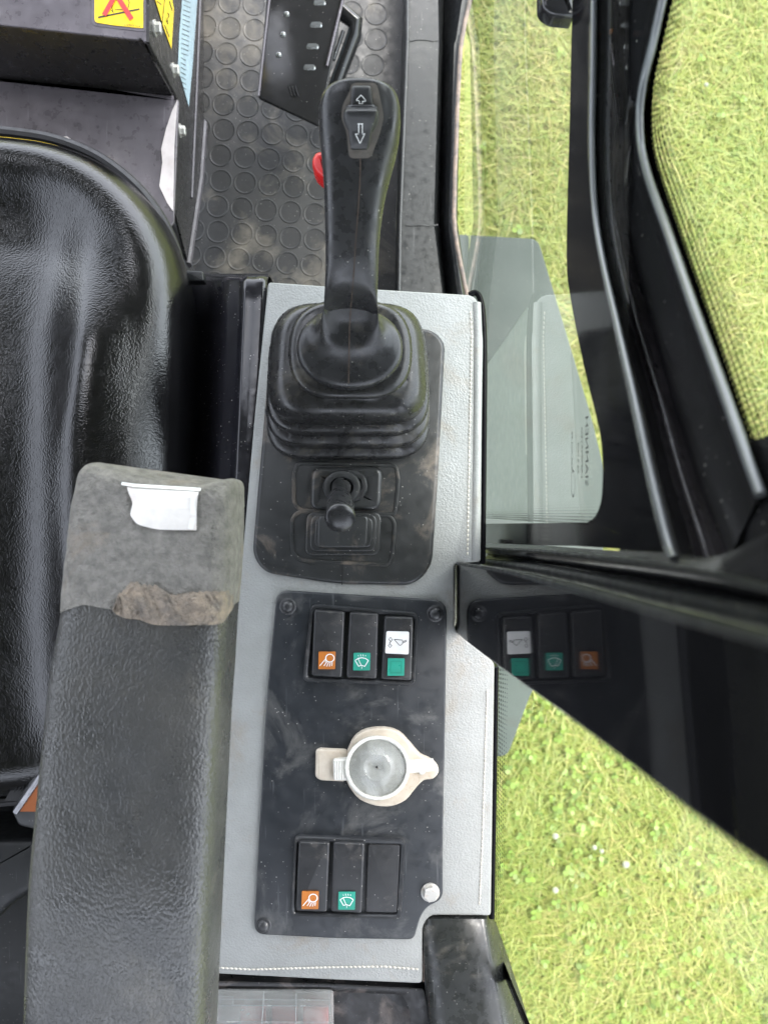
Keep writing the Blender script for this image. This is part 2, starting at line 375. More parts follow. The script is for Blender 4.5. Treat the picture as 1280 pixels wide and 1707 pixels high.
# clover heads
fl = None
FL = [(925, 1393, 'clover head in the lawn nearest the pale gasket of the rear glass'), (990, 1412, 'small clover head left of centre in the rear glass'), (1002, 1418, 'small clover head right beside its twin in the rear glass'),
      (1042, 1440, 'largest white clover head in the lawn below the pillar'), (925, 1483, 'ragged pale clover head low in the lawn near the window edge'), (1176, 142, 'lone pale clover head in the lawn through the upper window')]
for i, (u, v, lab) in enumerate(FL):
    if fl is None:
        g = G(); c = Vector((0, 0, 0))
        for k in range(60):
            th = math.acos(1-2*(k+.5)/60*.6); ph = k*2.4; d = Vector((math.sin(th)*math.cos(ph), math.sin(th)*math.sin(ph), math.cos(th)))
            g.tube([d*.003, d*.008+Vector((0, 0, .001))], [.0007, .0014], 5)
        fl = g.obj('clover_flower', mat('clover white', (.24, .25, .19), .7)); o = fl
    else: o = fl.copy(); COL.objects.link(o)
    o.location = P(u, v, GZ+.05); s = [.7, .55, .5, .8, .7, .5][i]; o.scale = (s, s, s)
    tag(o, lab, 'flower', 'clover flowers in the lawn')

# grey bodywork outside
g = G(); g.plate(rounded([(700, 386), (897, 397), (928, 500), (985, 690), (1012, 800), (1005, 930), (960, 1050), (886, 1155), (846, 1262), (700, 1266)], 14), -.55, .06, .004)
o = g.obj('track_cover', M['fender']); tag(o, 'grey green bodywork cover outside, behind the lower side window glass', 'machine cover')

# ------------------------------------------------------------------ floor and sill
def mk_floor():
    z = -.32; g = G()
    uv = [(-250, -420), (678, -420), (672, 70), (660, 375), (664, 520), (664, 1250), (-250, 1250)]
    g.plate(uv, z, .01, .001)
    # moulded studs with a raised rim, in rows
    s = 1282/.85
    for r in range(-3, 13):
        for c in range(-1, 9):
            u = 300+c*40.5+r*-2.6+(0 if r % 2 else 3); v = 40+r*42.5+c*3.2
            if not (290 < u < 655 and -80 < v < 560): continue
            ce = P(u, v, z); n = 26; rings = []
            for rr, hh in ((.0128, 0), (.0126, .0003), (.0122, .00055), (.0115, .0005), (.0112, .00025), (.0106, .0002), (.0096, .0002), (.0, .0002)):
                rings.append([ce+Vector((rr*math.cos(2*math.pi*k/n), rr*math.sin(2*math.pi*k/n), hh)) for k in range(n)])
            g.loft(rings, True)
    o = g.obj('floor', M['mat'], ang=70); tag(o, kind='structure')
mk_floor()
def mk_sill():
    t = thing('door_sill', 'satin black folded steel sill channel beside the rubber floor mat', 'sill', P(715, 300, -.3))
    rows = [(-160, (674, 682, 728, 738, 774, 786, 796)), (0, (672, 680, 730, 740, 770, 779, 788)), (66, (670, 679, 731, 738, 760, 766, 770)), (74, (670, 678, 731, 739, 757, 763, 768)),
            (370, (660, 667, 723, 733, 748, 755, 762)), (382, (660, 666, 724, 734, 748, 756, 764)), (500, (658, 665, 738, 746, 764, 773, 781)), (700, (655, 662, 745, 752, 772, 782, 790))]
    zs = (-.318, -.268, -.2675, -.305, -.262, -.262, -.275)
    rings = [[P(u, v, z) for u, z in zip(us, zs)] for v, us in rows]
    g = G(); g.loft(rings, False); g.obj('channel', M['satin'], t, ang=25)
    g = G()
    g.tube([P(680, -160, -.264), P(679, 66, -.264), P(667, 370, -.264), P(665, 500, -.264)], .0018, 8)
    g.tube([P(766, 60, -.257), P(757, 200, -.257), P(752, 370, -.257), P(771, 500, -.257)], .0012, 8)
    g.obj('folded_edge', M['satin'], t)
    g = G(); pts = [(788, -20), (770, 66), (764, 150), (758, 300), (757, 372), (766, 430), (780, 500)]
    g.tube([P(u+random.uniform(-.4, .4), v, -.256) for u, v in [tuple(q) for q in spline(pts, 5)]], .0022, 8); g.obj('sealant_bead', M['rust'], t)
    g = G()
    for v in (68, 376):
        g.tube([P(676+k*9, v+random.uniform(-2, 2), -.268) for k in range(7)], .0012, 6)
    g.obj('weld_seam', M['satin'], t)
mk_sill()

# ------------------------------------------------------------------ pedal
t = thing('floor_pedal', 'glossy black perforated foot pedal above the studded rubber mat', 'pedal', P(510, 80, -.3))
zp = -.22; g = G()
g.plate(rounded([(452, -90), (584, -90), (572, 0), (560, 70), (532, 210), (430, 162)], 5), zp, .003, .001); g.tilt(P(510, 160, -.235), (0, -.30, .954), zp).obj('tread_plate', M['paint'], t)
g = G()
for (u, v) in ((538, -30), (533, 5), (527, 42), (521, 78), (516, 113)):
    g = G(); ring = rrect(u, v, 10, 4, 3, 4)
    b = [P(a, c, zp) for a, c in ring]; ctr = P(u, v, zp)
    r2 = [ctr+(p-ctr)*.8+Vector((0, 0, .0025 if p.y > ctr.y else .0006)) for p in b]
    g.loft([b, r2], True, False, True); g.tilt(P(510, 160, -.235), (0, -.30, .954), zp).obj('tread_ridge', M['glintsteel'], t)
for (u, v) in ((484, -10), (478, 24), (472, 58), (465, 92)): g = G(); g.dome(P(u, v, zp), .003, .003, 12, 4); g.tilt(P(510, 160, -.235), (0, -.30, .954), zp).obj('tread_stud', M['glintsteel'], t)
for k in range(3): g = G(); g.tube([P(482+k*5, 143, zp+.001), P(487+k*5, 160, zp+.001)], .0008, 6); g.tilt(P(510, 160, -.235), (0, -.30, .954), zp).obj('tread_slit', M['paint'], t)
g = G(); g.tube([P(459, -90, zp+.001), P(431, 160, zp+.001)], .0014, 8); g.tilt(P(510, 160, -.235), (0, -.30, .954), zp).obj('edge_trim', M['sheet'], t)
g = G(); g.tube([P(574, -10, zp+.001), P(545, 110, zp+.001)], .0014, 8); g.tilt(P(510, 160, -.235), (0, -.30, .954), zp).obj('edge_trim', M['sheet'], t)
g = G(); g.tube([P(570, 20, -.24), P(593, 38, -.24), P(590, 60, -.245), P(560, 140, -.25), P(545, 190, -.26)], [.008, .008, .0075, .007, .006], 12); g.tube([P(556, 100, -.236), P(572, 52, -.236)], .002, 8); g.tilt(P(510, 160, -.235), (0, -.30, .954), zp).obj('pedal_arm', M['paint'], t)

# ------------------------------------------------------------------ instrument housing, upper left
t = thing('instrument_housing', 'scratched black sheet metal housing with yellow warning decals at upper left', 'housing', P(150, 60, -.3))
ZA, ZB = -.045, -.12
g = G(); g.plate(rounded([(-330, -160), (247, -160), (249, 60), (246, 69), (240, 70), (234, 62), (230, 66), (0, 41), (-330, 4)], [3, 6, 3, 4, 3, 3, 3, 0, 0], 4), ZA, .002, .0008); g.obj('top_plate', M['sheet'], t)
g = G(); g.slab([P(-330, 4, ZA-.002), P(0, 41, ZA-.002), P(236, 66, ZA-.002), P(288, 160, ZB-.001), P(0, 132, ZB-.001), P(-330, 100, ZB-.001)], (0, .02, 0)); g.obj('front_face', M['sheetdark'], t)
g = G(); g.plate([(-330, 60), (-330, 98), (0, 131), (289, 159), (298, 168), (290, 370), (200, 480), (-330, 480)], ZB, .003, .0008); g.obj('shelf_plate', M['sheet'], t)
g = G(); g.slab([P(u, v, ZB+.0006) for u, v in ((296, 166), (291, 240), (289, 352), (279, 338), (266, 310), (271, 270), (269, 248), (277, 215), (287, 185))], (0, 0, -.0005)); g.obj('scraped_paint', M['baresteel'], t)
g = G(); g.slab([P(u, v, ZB+.0006) for u, v in ((92, 240), (98, 229), (112, 227), (122, 234), (140, 243), (150, 255), (120, 260))], (0, 0, -.0005)); g.obj('scraped_paint', M['baresteel'], t)
g = G(); g.slab([P(u, v, ZB+.0006) for u, v in ((-40, 216), (20, 222), (70, 232), (140, 244), (182, 262), (200, 280), (160, 290), (0, 240))], (0, 0, -.0005)); g.obj('yellow_edge', M['yellow'], t)
pa, pb, pc = P(249, -160, ZA), P(249, 70, ZA), P(333, 300, -.29)
nS = (pb-pa).cross(pc-pa).normalized()
if nS.x < 0: nS = -nS
def SP(u, v, off=0): return RP(u, v, pa+nS*off, nS)
g = G(); g.slab([SP(u, v) for u, v in ((249, -160), (249, 70), (296, 162), (292, 352), (314, 440), (334, 300), (345, 150), (357, -160))], -nS*.002); g.obj('side_plate', M['sheetdark'], t)
g = G(); g.tube([SP(u, v, .001) for u, v in ((358, -160), (346, 150), (335, 300), (314, 442))], .0035, 8); g.tube([SP(u, v, .001) for u, v in ((340, -160), (328, 150), (320, 330))], .0016, 8); g.obj('bottom_flange', M['paint_rough'], t)
g = G(); g.tube([P(247, 72, ZA-.002), P(294, 163, ZB)], .0015, 8); g.obj('corner_fold', M['sheetdark'], t)
def boltS(u, v, r=.0045):
    g = G(); c = SP(u, v, 0); q = Vector((0, 0, 1)).rotation_difference(nS)
    ring = lambda rad, h, n: [c+q @ Vector((rad*math.cos(2*math.pi*k/n), rad*math.sin(2*math.pi*k/n), h)) for k in range(n)]
    g.loft([ring(r*1.35, 0, 24), ring(r*1.35, .001, 24)], True, False, True); g.loft([ring(r, .001, 6), ring(r, .0045, 6), ring(r*.85, .0052, 6)], True, False, True)
    g.obj('hex_bolt', M['zinc'], t, ang=20)
for u, v in ((258, 47), (289, 117), (300, 218)): boltS(u, v)
# decals
g = G(); g.slab([P(u, v, ZA+.0004) for u, v in rounded([(153, -90), (243, -90), (242, 53), (190, 47), (153, 42)], [3, 3, 3, 0, 8], 4)], (0, 0, -.0003)); o = g.obj('decal_backing', M['sheet'], t)
g = G(); g.slab([P(u, v, ZA+.0008) for u, v in rounded([(158, -88), (239, -88), (239, 47), (190, 42), (158, 37)], [3, 3, 2, 0, 6], 4)], (0, 0, -.0003)); dec = g.obj('warning_decal', M['yellow'], t)
zd = ZA+.0012; g = G(); g.stroke([(172, -44), (220, 32)], 8, zd); g.obj('red_cross', M['red'], dec)
g = G(); g.stroke([(216, -50), (174, 25)], 8, zd+.0003); g.obj('red_cross', M['red'], dec)
g = G(); zd -= .0002; g.stroke([(164, 29), (233, 15)], 2.6, zd); g.stroke([(189, 20), (187, 12), (190, 2), (188, -8), (196, -22)], 1, zd); g.stroke([(192, 16), (212, 16), (214, 13), (216, 4), (210, -14)], 1, zd); g.stroke([(186, 17), (190, 21)], 1, zd); g.obj('pictogram', M['ink'], dec)
g = text_geo('5103010-14 A', 5.0, lambda x, y: P(221+x*.95, 42.5+x*.10-y, ZA+.001)); g.obj('part_number', M['ink'], dec)
g = G(); g.slab([SP(u, v, .0004) for u, v in ((258, -60), (278, -60), (290, 16), (286, 82), (273, 46), (259, 0), (250, -40))], nS*.0002); d2 = g.obj('warning_decal', M['yellow'], t)
g = G(); fn = lambda u, v: SP(u, v, .0009)
g.stroke([(276, -10), (271, 40)], .8, 0, fn=fn)
for q in (((280, 21), (283, 27), (279, 31), (280, 36)), ((278, 34), (281, 40)), ((275, 42), (283, 62)), ((262, 2), (270, 8)), ((283, 2), (288, 18))): g.stroke(q, 1.1, 0, fn=fn)
g.obj('pictogram', M['ink'], d2)
g = G(); g.slab([SP(u, v, .0004) for u, v in ((307, -80), (333, -80), (329, 0), (322, 100), (315, 178), (297, 114), (299, 60), (304, 0))], nS*.0002); d3 = g.obj('text_decal', M['bluelab'], t)
g = G()
for k in range(24):
    v0 = -40+k*8; cu = 314-k*.35
    if k > 18: cu += (k-18)*.6
    g.stroke([(cu-6, v0), (cu+6-(k > 16)*4, v0+5)], 1.0, 0, fn=fn)
g.obj('printed_lines', M['ink'], d3)

# ------------------------------------------------------------------ seat
t = thing('operator_seat', 'black grained leather operator seat cushion with rounded front corner', 'seat', P(60, 750, -.3))
outl = [tuple(q) for q in spline([(-420, 260), (-250, 225), (-60, 217), (40, 223), (110, 238), (175, 268), (235, 318), (277, 378), (301, 450), (309, 560), (306, 700), (300, 850), (292, 1020), (270, 1180), (200, 1290), (60, 1330), (-200, 1345), (-420, 1330)], 6)]
def seatz(p):
    u = CU+p.x*F/.52; v = CV-p.y*F/.52
    z = .020*math.exp(-((u-158)/78)**2)*(.35+.65*max(0, min(1, (v-300)/260)))                       # side bolster
    z += .004*math.exp(-((u-210)/30)**2)
    q_ = max(0, min(1, (760-v)/560)); z -= .050*q_*q_                      # raised thigh roll
    z -= .012*max(0, min(1, (v-1000)/300))
    return z
cen = P(-40, 800, -.02); rim = [P(u, v, -.02) for u, v in outl]; g = G(); rings = []
rings.append([p+Vector((0, 0, -.14))+(cen-p)*.12 for p in rim]); rings.append([p+Vector((0, 0, -.05))+(cen-p)*.02 for p in rim])
rings.append([p+Vector((0, 0, -.02)) for p in rim])
NR = 46
for k in range(NR+1):
    s = 1-(k/NR)**1.6*.985; row = []
    for p in rim:
        q = cen+(p-cen)*s; d = (1-s)*(p-cen).length; R = .034
        e = math.sqrt(max(0, 1-(1-min(d/R, 1))**2)); f = min(1, d/.085); f = f*f*(3-2*f)
        row.append(Vector((q.x, q.y, -.038+.038*e+seatz(q)*f)))
    rings.append(row)
g.loft(rings, True, True, True); g.obj('cushion', M['leather'], t, ang=80)
g = G(); g.plate([(-420, 300), (240, 300), (296, 430), (300, 1200), (200, 1420), (-420, 1420)], -.16, .1, .01); g.obj('seat_base', M['satin'], t)
g = G(); g.tube([tuple(P(u, v, -.062)) for u, v in outl], .004, 8); g.obj('piping', M['webbing'], t)
t = thing('seat_belt_buckle', 'black seat belt buckle with orange button beside the armrest', 'buckle', P(45, 1320, -.1))
def QB(u, v): return P(u, v, -.02)
g = G(); g.plate(rounded([(18, 1352), (60, 1285), (130, 1285), (130, 1400), (30, 1378)], 8), -.005, .02, .003); g.obj('body', M['switch'], t)
g = G(); g.tube([P(27, 1354, -.003), P(70, 1292, -.003)], .0022, 8); g.obj('metal_edge', M['metal'], t)
g = G(); g.slab([P(30, 1352, -.0035), P(68, 1298, -.0035), P(100, 1298, -.0035), P(100, 1352, -.0035)], (0, 0, .001)); g.obj('release_button', M['orangebelt'], t)
g = G(); g.slab([P(8, 1335, -.012), P(50, 1262, -.012), P(100, 1262, -.012), P(60, 1335, -.012)], (0, 0, -.002)); g.obj('strap', M['webbing'], t)
g = G()
for k in range(5): g.tube([P(24+k*5.5, 1320, -.010), P(62+k*5.5, 1255, -.010)], .0005, 6)
g.obj('stripe', M['satin'], t)
g = G(); g.plate(rounded([(-300, 1400), (60, 1400), (70, 1480), (20, 1510), (-30, 1560), (-300, 1620)], 10), -.10, .1, .006); g.plate([(-300, 1440), (110, 1440), (110, 1900), (-300, 1900)], -.17, .05, .004)
o = g.obj('seat_bracket', M['satin']); tag(o, 'satin black metal bracket below the belt buckle at lower left', 'bracket')

# ------------------------------------------------------------------ control console
con = thing('control_console', 'side control console trimmed in pale grey stitched vinyl', 'console', P(600, 1050, -.3))
ov = rounded([(447, 470), (560, 478), (795, 492), (805, 560), (803, 700), (801, 936), (757, 940), (757, 1050), (824, 1105), (818, 1527), (716, 1526), (704, 1545), (704, 1640), (560, 1634), (330, 1622), (352, 1560), (400, 975), (424, 700)],
             [6, 14, 18, 14, 10, 5, 5, 10, 8, 6, 14, 14, 8, 10, 8, 8, 8, 8], 5)
g = G()
def vz(p): return .0
g.plate(ov, 0, .03, .0012, 3); vc = g.obj('vinyl_cover', M['vinyl'], con, ang=60)
g = G(); g.loft([[Vector((.0672, P(0, v, 0).y, z)) for v in (500, 700, 936)] for z in (-.006, -.28)], False); g.slab([Vector((.0670, P(0, 500, 0).y, -.004)), Vector((.0670, P(0, 936, 0).y, -.004)), Vector((.0670, P(0, 936, 0).y, -.28)), Vector((.0670, P(0, 500, 0).y, -.28))], (-.004, 0, 0)); g.obj('side_panel', M['strip'], con)
g = G(); g.slab([Vector((-.09, P(0, 474, 0).y, -.03)), Vector((.066, P(0, 492, 0).y, -.03)), Vector((.066, P(0, 492, 0).y, -.32)), Vector((-.09, P(0, 474, 0).y, -.32))], (0, -.006, 0)); g.obj('front_panel', M['satin'], con)
# stitching
g = G()
def stitches(pts, step=7.0, ln=4.6, r=.0006):
    pts = [np.array(p) for p in pts]
    for a, b in zip(pts[:-1], pts[1:]):
        L = np.linalg.norm(b-a); n = int(L/step)
        for k in range(n):
            p = a+(b-a)*(k/n); d = (b-a)/L; q = p+d*ln; sl_ = np.array([-d[1], d[0]])*.5*random.uniform(.3, 1)
            zc = .0006
            g.tube([P(*(p-sl_), zc-.0007), P(*((p+q)/2), zc), P(*(q+sl_), zc-.0007)], r, 6)
stitches([(784, 520), (786, 560), (783, 700), (780, 860), (779, 928)]); g.obj('stitching', M['thread'], vc); g = G(); stitches([(812, 1150), (807, 1300), (804, 1400), (799, 1510)]); g.obj('stitching', M['thread'], vc); g = G(); stitches([(340, 1612), (420, 1616), (560, 1612), (640, 1611), (700, 1616)])
g.obj('stitching', M['thread'], vc)
# raised hem along the outer edge
g = G(); g.tube([P(u, v, -.0015) for u, v in ((794, 505), (796, 560), (795, 700), (792, 934))], .0032, 10); g.obj('hem', M['vinyl'], vc)
# black edge trim
g = G(); g.tube([P(u, v, -.003) for u, v in [tuple(q) for q in spline([(782, 492), (792, 488), (800, 498), (805, 530), (807, 600), (806, 750), (804, 940)], 6)]], .0021, 10); g.obj('edge_trim', M['frit'], con)
g = G(); g.tube([P(u, v, -.006) for u, v in [tuple(q) for q in spline([(826, 1112), (823, 1300), (819, 1530)], 5)]], .0022, 10); g.obj('edge_trim', M['frit'], con)
# glossy moulding between seat and console
prof = [(300, -.17), (314, -.105), (330, -.085), (348, -.080), (356, -.070), (368, -.040), (384, -.022), (398, -.020), (404, -.012), (408, -.0055), (412, -.0048), (424, -.0036), (436, -.0024), (444, -.004), (446, -.012)]
rings = []
for v, sh, sc in ((456, 4, 1), (462, 2, 1), (470, 0, 1), (520, -2, 1), (600, -6, 1), (700, -12, .98), (800, -18, .96), (950, -30, .94), (1100, -38, .94), (1300, -56, .94), (1450, -70, .94), (1560, -80, .94)):
    row = []
    for i, (u, z) in enumerate(prof):
        dz = -.012 if v == 456 else (-.003 if v == 462 else 0)
        dz += .006*math.exp(-((v-500)/50)**2)*math.exp(-((u-392)/12)**2) - .004*math.exp(-((v-560)/60)**2)*math.exp(-((u-425)/16)**2)
        row.append(P(446+sh-(446-u)*sc, v, z+dz))
    rings.append(row)
rings.insert(0, [Vector((p.x, p.y, -.3)) for p in rings[0]])
g = G(); g.loft(rings, False); g.obj('side_moulding', M['gloss'], con, ang=75)
g = G(); g.plate([(330, 900), (800, 900), (812, 1600), (850, 1900), (280, 1900)], -.075, .02, .001); g.obj('base_plate', M['satin'], con)
g = G(); g.plate(rounded([(306, 450), (338, 452), (340, 468), (306, 468)], 3), -.06, .01, .001); g.obj('bracket_tab', M['satin'], con)

# lever plate (rubber) with two recesses
def recess_plate():
    g = G(); zt = .0035
    outer = rounded([(452, 548), (470, 528), (600, 535), (722, 549), (742, 570), (730, 800), (720, 945), (690, 976), (560, 974), (440, 955), (420, 925), (436, 740)], [14, 14, 40, 14, 14, 40, 22, 22, 30, 18, 18, 40], 6)
    g.plate(outer, zt, .0035, .0028, 4)
    return g.obj('rubber_plate', M['rubber'], con, ang=50)
rpz = .0035
rpl = recess_plate()
def ring_lip(g, uv, z, r): 
    pts = [P(u, v, z) for u, v in uv]; n = len(pts); k = 8; rings = []
    for i in range(n):
        t = (pts[(i+1) % n]-pts[i-1]).normalized(); a = Vector((t.y, -t.x, 0))
        rings.append([pts[i]+a*r*math.cos(2*math.pi*j/k)+Vector((0, 0, r*.7*math.sin(2*math.pi*j/k))) for j in range(k)])
    rings.append(rings[0]); g.loft(rings, True)
g = G()
L1 = rounded([(496, 772), (660, 776), (664, 800), (658, 858), (500, 850), (490, 838), (490, 790)], 8, 5)
L2 = rounded([(492, 858), (500, 853), (650, 860), (658, 872), (654, 925), (648, 942), (500, 934), (488, 920), (486, 870)], 8, 5)
ring_lip(g, L1, rpz, .0014); ring_lip(g, L2, rpz, .0014); g.obj('recess_rim', M['rubber'], rpl)
g = G(); g.stroke([(572, 888+30), (570, 975)], 1.4, rpz+.0003); g.obj('mould_seam', M['seamdark'], rpl); g = G(); g.stroke([(577, 768), (572, 790)], 1.4, rpz+.0004); g.obj('mould_seam', M['seamdark'], rpl)

# small lever boots
def stepped(g, cu, cv, hw, hh, zs, shrink, r, skew=0):
    for i, z in enumerate(zs):
        a = hw-shrink*i; b = hh-shrink*i*.8
        g.plate(rrect(cu+i*0.4, cv-i*1.2, a, b, r-i, 5, skew), z, .003, .0010, 3)
bl = thing('blade_lever', 'small black lever with round knob on torn rubber boot', 'lever', P(572, 850, .0035))
g = G(); g.plate(rrect(577, 814, 59, 36, 16, 5, .04), .0085, .006, .003, 4, dish=.001); g.obj('upper_boot', M['rubber'], bl, ang=55)
g = G(); stepped(g, 572, 890, 62, 36, (.0055, .0085, .0115), 7, 14, .04); g.plate(rrect(571, 886, 42, 27, 10, 5, .04), .0145, .004, .0015, 3); g.obj('lower_boot', M['rubber'], bl, ang=55)
g = G()
ring_lip(g, circ(570, 812, 25, 22, 28), .0115, .0028); ring_lip(g, [(u+random.uniform(-1, 1), v+random.uniform(-1, 1)) for u, v in circ(585, 810, 22, 22, 26)], .0105, .0022)
g.obj('torn_collar', M['rubber'], bl)
g = G(); g.plate(circ(570, 813, 15, 14, 28), .0125, .003, .0003); g.stroke([(603, 792), (608, 812), (602, 832)], 4, .0128); g.obj('boot_opening', M['seamdark'], bl)
g = G(); g.tube([P(564, 806, .008), P(565, 815, .020), P(566, 822, .028), P(566, 826, .034)], [.0042, .0048, .0045, .0050], 16); g.obj('stem', M['rubber'], bl)
g = G(); pts = [P(566, 826, .034), P(566, 832, .040), P(567, 842, .050), P(567, 856, .064), P(567, 864, .072)]
g.tube(pts, [.0062, .0076, .0084, .0088, .0092], 28)
ax = (pts[-1]-pts[-2]).normalized(); ax = Vector((ax.x, ax.y-.05, ax.z)).normalized()
g.obj('lever_arm', M['grip'], bl)
g = G(); g.dome(pts[-1]-ax*.0005, .0093, .0035, 32, 6, ax); g.obj('knob', M['grip'], bl)

# ------------------------------------------------------------------ joystick
js = thing('joystick', 'tall black joystick grip with rocker switch rising from ribbed gaiter', 'joystick', P(580, 640, .0035))
def gring(cu, cv, hw, hh, z, r=None, n=8, taper=0):
    return [P(u, v, z) for u, v in rounded([(cu-hw+taper, cv-hh), (cu+hw-taper, cv-hh), (cu+hw, cv+hh), (cu-hw, cv+hh)], r or 62, n)]
g = G(); R = []
lv = [(668, 126, 96, .004), (668, 134, 98, .006), (664, 139, 100, .011), (660, 137, 99, .014), (656, 128, 93, .015), (650, 137, 97, .018), (645, 139.5, 99, .021), (641, 137, 97, .024), (637, 128, 92, .025),
      (631, 136, 95, .028), (626, 139, 98, .031), (622, 136, 96, .034), (618, 127, 91, .035), (613, 134, 95, .038), (608, 136, 98, .041), (604, 134, 98, .046), (600, 126, 95, .052), (596, 118, 89, .0555), (592, 108, 82, .057), (588, 100, 74, .0575)]
for cv, hw, hh, z in lv: R.append(gring(580, cv, hw, hh, z, 66, 8, 10))
for cv, hw, hh, z in [(586, 98, 76, .058), (584, 104, 82, .0585), (583, 105, 82, .062), (582, 99, 78, .0645), (580, 90, 72, .0650), (578, 70, 60, .066)]:
    R.append(gring(584, cv, hw, hh, z, 90, 8, 4))
g.loft(R, True, False, True); ga = g.obj('gaiter', M['gaiter'], js, ang=80)
g = G(); g.stroke([(570, 655), (572, 700), (572, 712)], 1.6, .05); 
# grip: base flare then handle
st = []   # (v, uL, uR, z, depth)
base = [(600, 501, 665, .0665, None), (596, 496, 669, .0700, None), (592, 495, 670, .0735, None), (586, 497, 668, .0765, None)]
R = []; n = 44
def ell(cu, cv, a, b, z, tilt=0.0, pw=2.3):
    out = []; d = H0-z; c = P(cu, cv, z)
    for k in range(n):
        th = 2*math.pi*k/n; x = math.copysign(abs(math.cos(th))**(2/pw), math.cos(th)); y = math.copysign(abs(math.sin(th))**(2/pw), math.sin(th))
        out.append(c+Vector((x*a*d/F, y*b*math.cos(tilt), y*b*math.sin(tilt))))
    return out
px = lambda b, z: b*(H0-z)/F
# discs (flat) rising and tilting into the handle
for cv, a, b, z, tl in ((586, 84, 64, .068, .10), (583, 88, 66, .070, .12), (581, 88.5, 66, .073, .14), (578, 87, 64, .0755, .16), (573, 82, 58, .077, .20), (567, 73, 50, .0785, .26), (560, 62, 42, .081, .34), (552, 54, 35, .0845, .45), (541, 49, 29, .089, .58)):
    R.append(ell(583, cv, a, px(b, z), z, tl, 2.1))
hs = [(522, 540, 630, .0955, .0155), (500, 541, 629, .101, .0150), (460, 543, 630, .1085, .0148), (420, 543, 631, .1155, .0148), (380, 542, 634, .1215, .0150), (340, 541, 639, .127, .0155), (300, 539.5, 646, .1325, .0160), (265, 537, 654, .1365, .0168),
      (235, 534.5, 661, .140, .0175), (208, 532.5, 665.5, .143, .0178), (185, 531.5, 667.5, .1450, .0175), (168, 532, 667, .1465, .0165), (155, 535, 664.5, .1475, .0150), (145, 541, 658, .148, .0125), (138, 551, 648, .1483, .0095), (133, 566, 632, .1485, .0055), (131, 585, 613, .1486, .002)]
for v, a, b, z, dp in hs:
    R.append(ell((a+b)/2, v+27*max(0, min(1, (330-v)/185)), (b-a)/2, dp, z, .92 if v > 520 else 1.0, 2.5))
g = G(); g.loft(R, True, True, True); gp = g.obj('grip', M['grip'], js, ang=80)
bpy.context.view_layer.update()
dg = bpy.context.evaluated_depsgraph_get()
from mathutils.bvhtree import BVHTree
def bvh_of(g_): return BVHTree.FromPolygons([tuple(p) for p in g_.v], g_.f)
T = bvh_of(g)
def onsurf(u, v, off, T_=None):
    d = Vector(((u-CU)/F, (CV-v)/F, -1)).normalized(); h = (T_ or T).ray_cast(Vector((0, 0, H0)), d)
    if h[0] is None: return P(u, v, .1)
    return h[0]-d*off
g = G(); sp = [(601, 262), (600, 300), (597, 350), (593, 400), (590, 450), (586, 500), (583, 540), (582, 580), (581, 647)]
g.stroke([tuple(q) for q in spline(sp, 8)], 2.0, 0, fn=lambda u, v: onsurf(u, v, .0002)); g.obj('mould_seam', M['seam'], gp)
# worn pocket round the switch
pock = rounded([(586, 138), (628, 138), (634, 165), (640, 195), (634, 220), (618, 264), (582, 264), (578, 222), (568, 195), (572, 172), (582, 155)], 8, 4)
cp = (603, 200)
def patch(g, uv, off, rings=6, fn=onsurf):
    n_ = len(uv); c = (sum(p[0] for p in uv)/n_, sum(p[1] for p in uv)/n_); RR = []
    for k in range(rings): 
        s = 1-k/rings*.98; RR.append([fn(c[0]+(u-c[0])*s, c[1]+(v-c[1])*s, off) for u, v in uv])
    g.loft(RR, True, False, True)
g = G(); patch(g, pock, .0004, 8); g.obj('worn_pocket', M['worngrip'], gp)
# thumb rocker: extruded along the local grip normal
nG = Vector((0, -.70, .72)).normalized()
def rk(u, v, h): return onsurf(u, v, 0)+nG*h
def rock(g, uv, h0, h1, hf):
    n_ = len(uv); c = (sum(p[0] for p in uv)/n_, sum(p[1] for p in uv)/n_)
    RR = [[rk(u, v, h0) for u, v in uv], [rk(u, v, hf(v)-.0012) for u, v in uv]]
    for s, dd in ((.97, .0004), (.90, 0), (.6, 0), (.25, 0), (.02, 0)): RR.append([rk(c[0]+(u-c[0])*s, c[1]+(v-c[1])*s, hf(c[1]+(v-c[1])*s)-dd) for u, v in uv])
    g.loft(RR, True, False, True)
g = G()
rock(g, rounded([(587, 142), (618, 142), (622, 175), (584, 175)], 4, 4), 0, .002, lambda v: .002)
rsw = g.obj('thumb_switch', M['switch'], js, ang=50)
g = G(); rock(g, rounded([(580, 172), (626, 172), (633, 190), (628, 210), (618, 222), (586, 222), (576, 210), (571, 190)], 8, 5), 0, .004, lambda v: .0028); g.obj('switch_hub', M['switch'], rsw, ang=50)
g = G(); rock(g, rounded([(576, 175), (630, 175), (628, 192), (620, 212), (614, 245), (585, 245), (582, 212), (574, 192)], [5, 5, 8, 8, 4, 4, 8, 8], 5), .001, .005, lambda v: .0062+.0022*max(0, 1-(v-172)/40)-.001*min(1, max(0, (v-215)/30))); g.obj('switch_paddle', M['switch'], rsw, ang=50)
top_h = lambda v: (.0062+.0022*max(0, 1-(v-172)/40)-.001*min(1, max(0, (v-215)/30)))+.0005
fnA = lambda u, v: rk(u, v+6, top_h(v+6)) ; g = G()
def pick(g, uv, wpx, h, closed=False): g.stroke(uv, wpx, 0, closed, fn=lambda u, v: rk(u, v, h(v) if callable(h) else h))
dv = 9
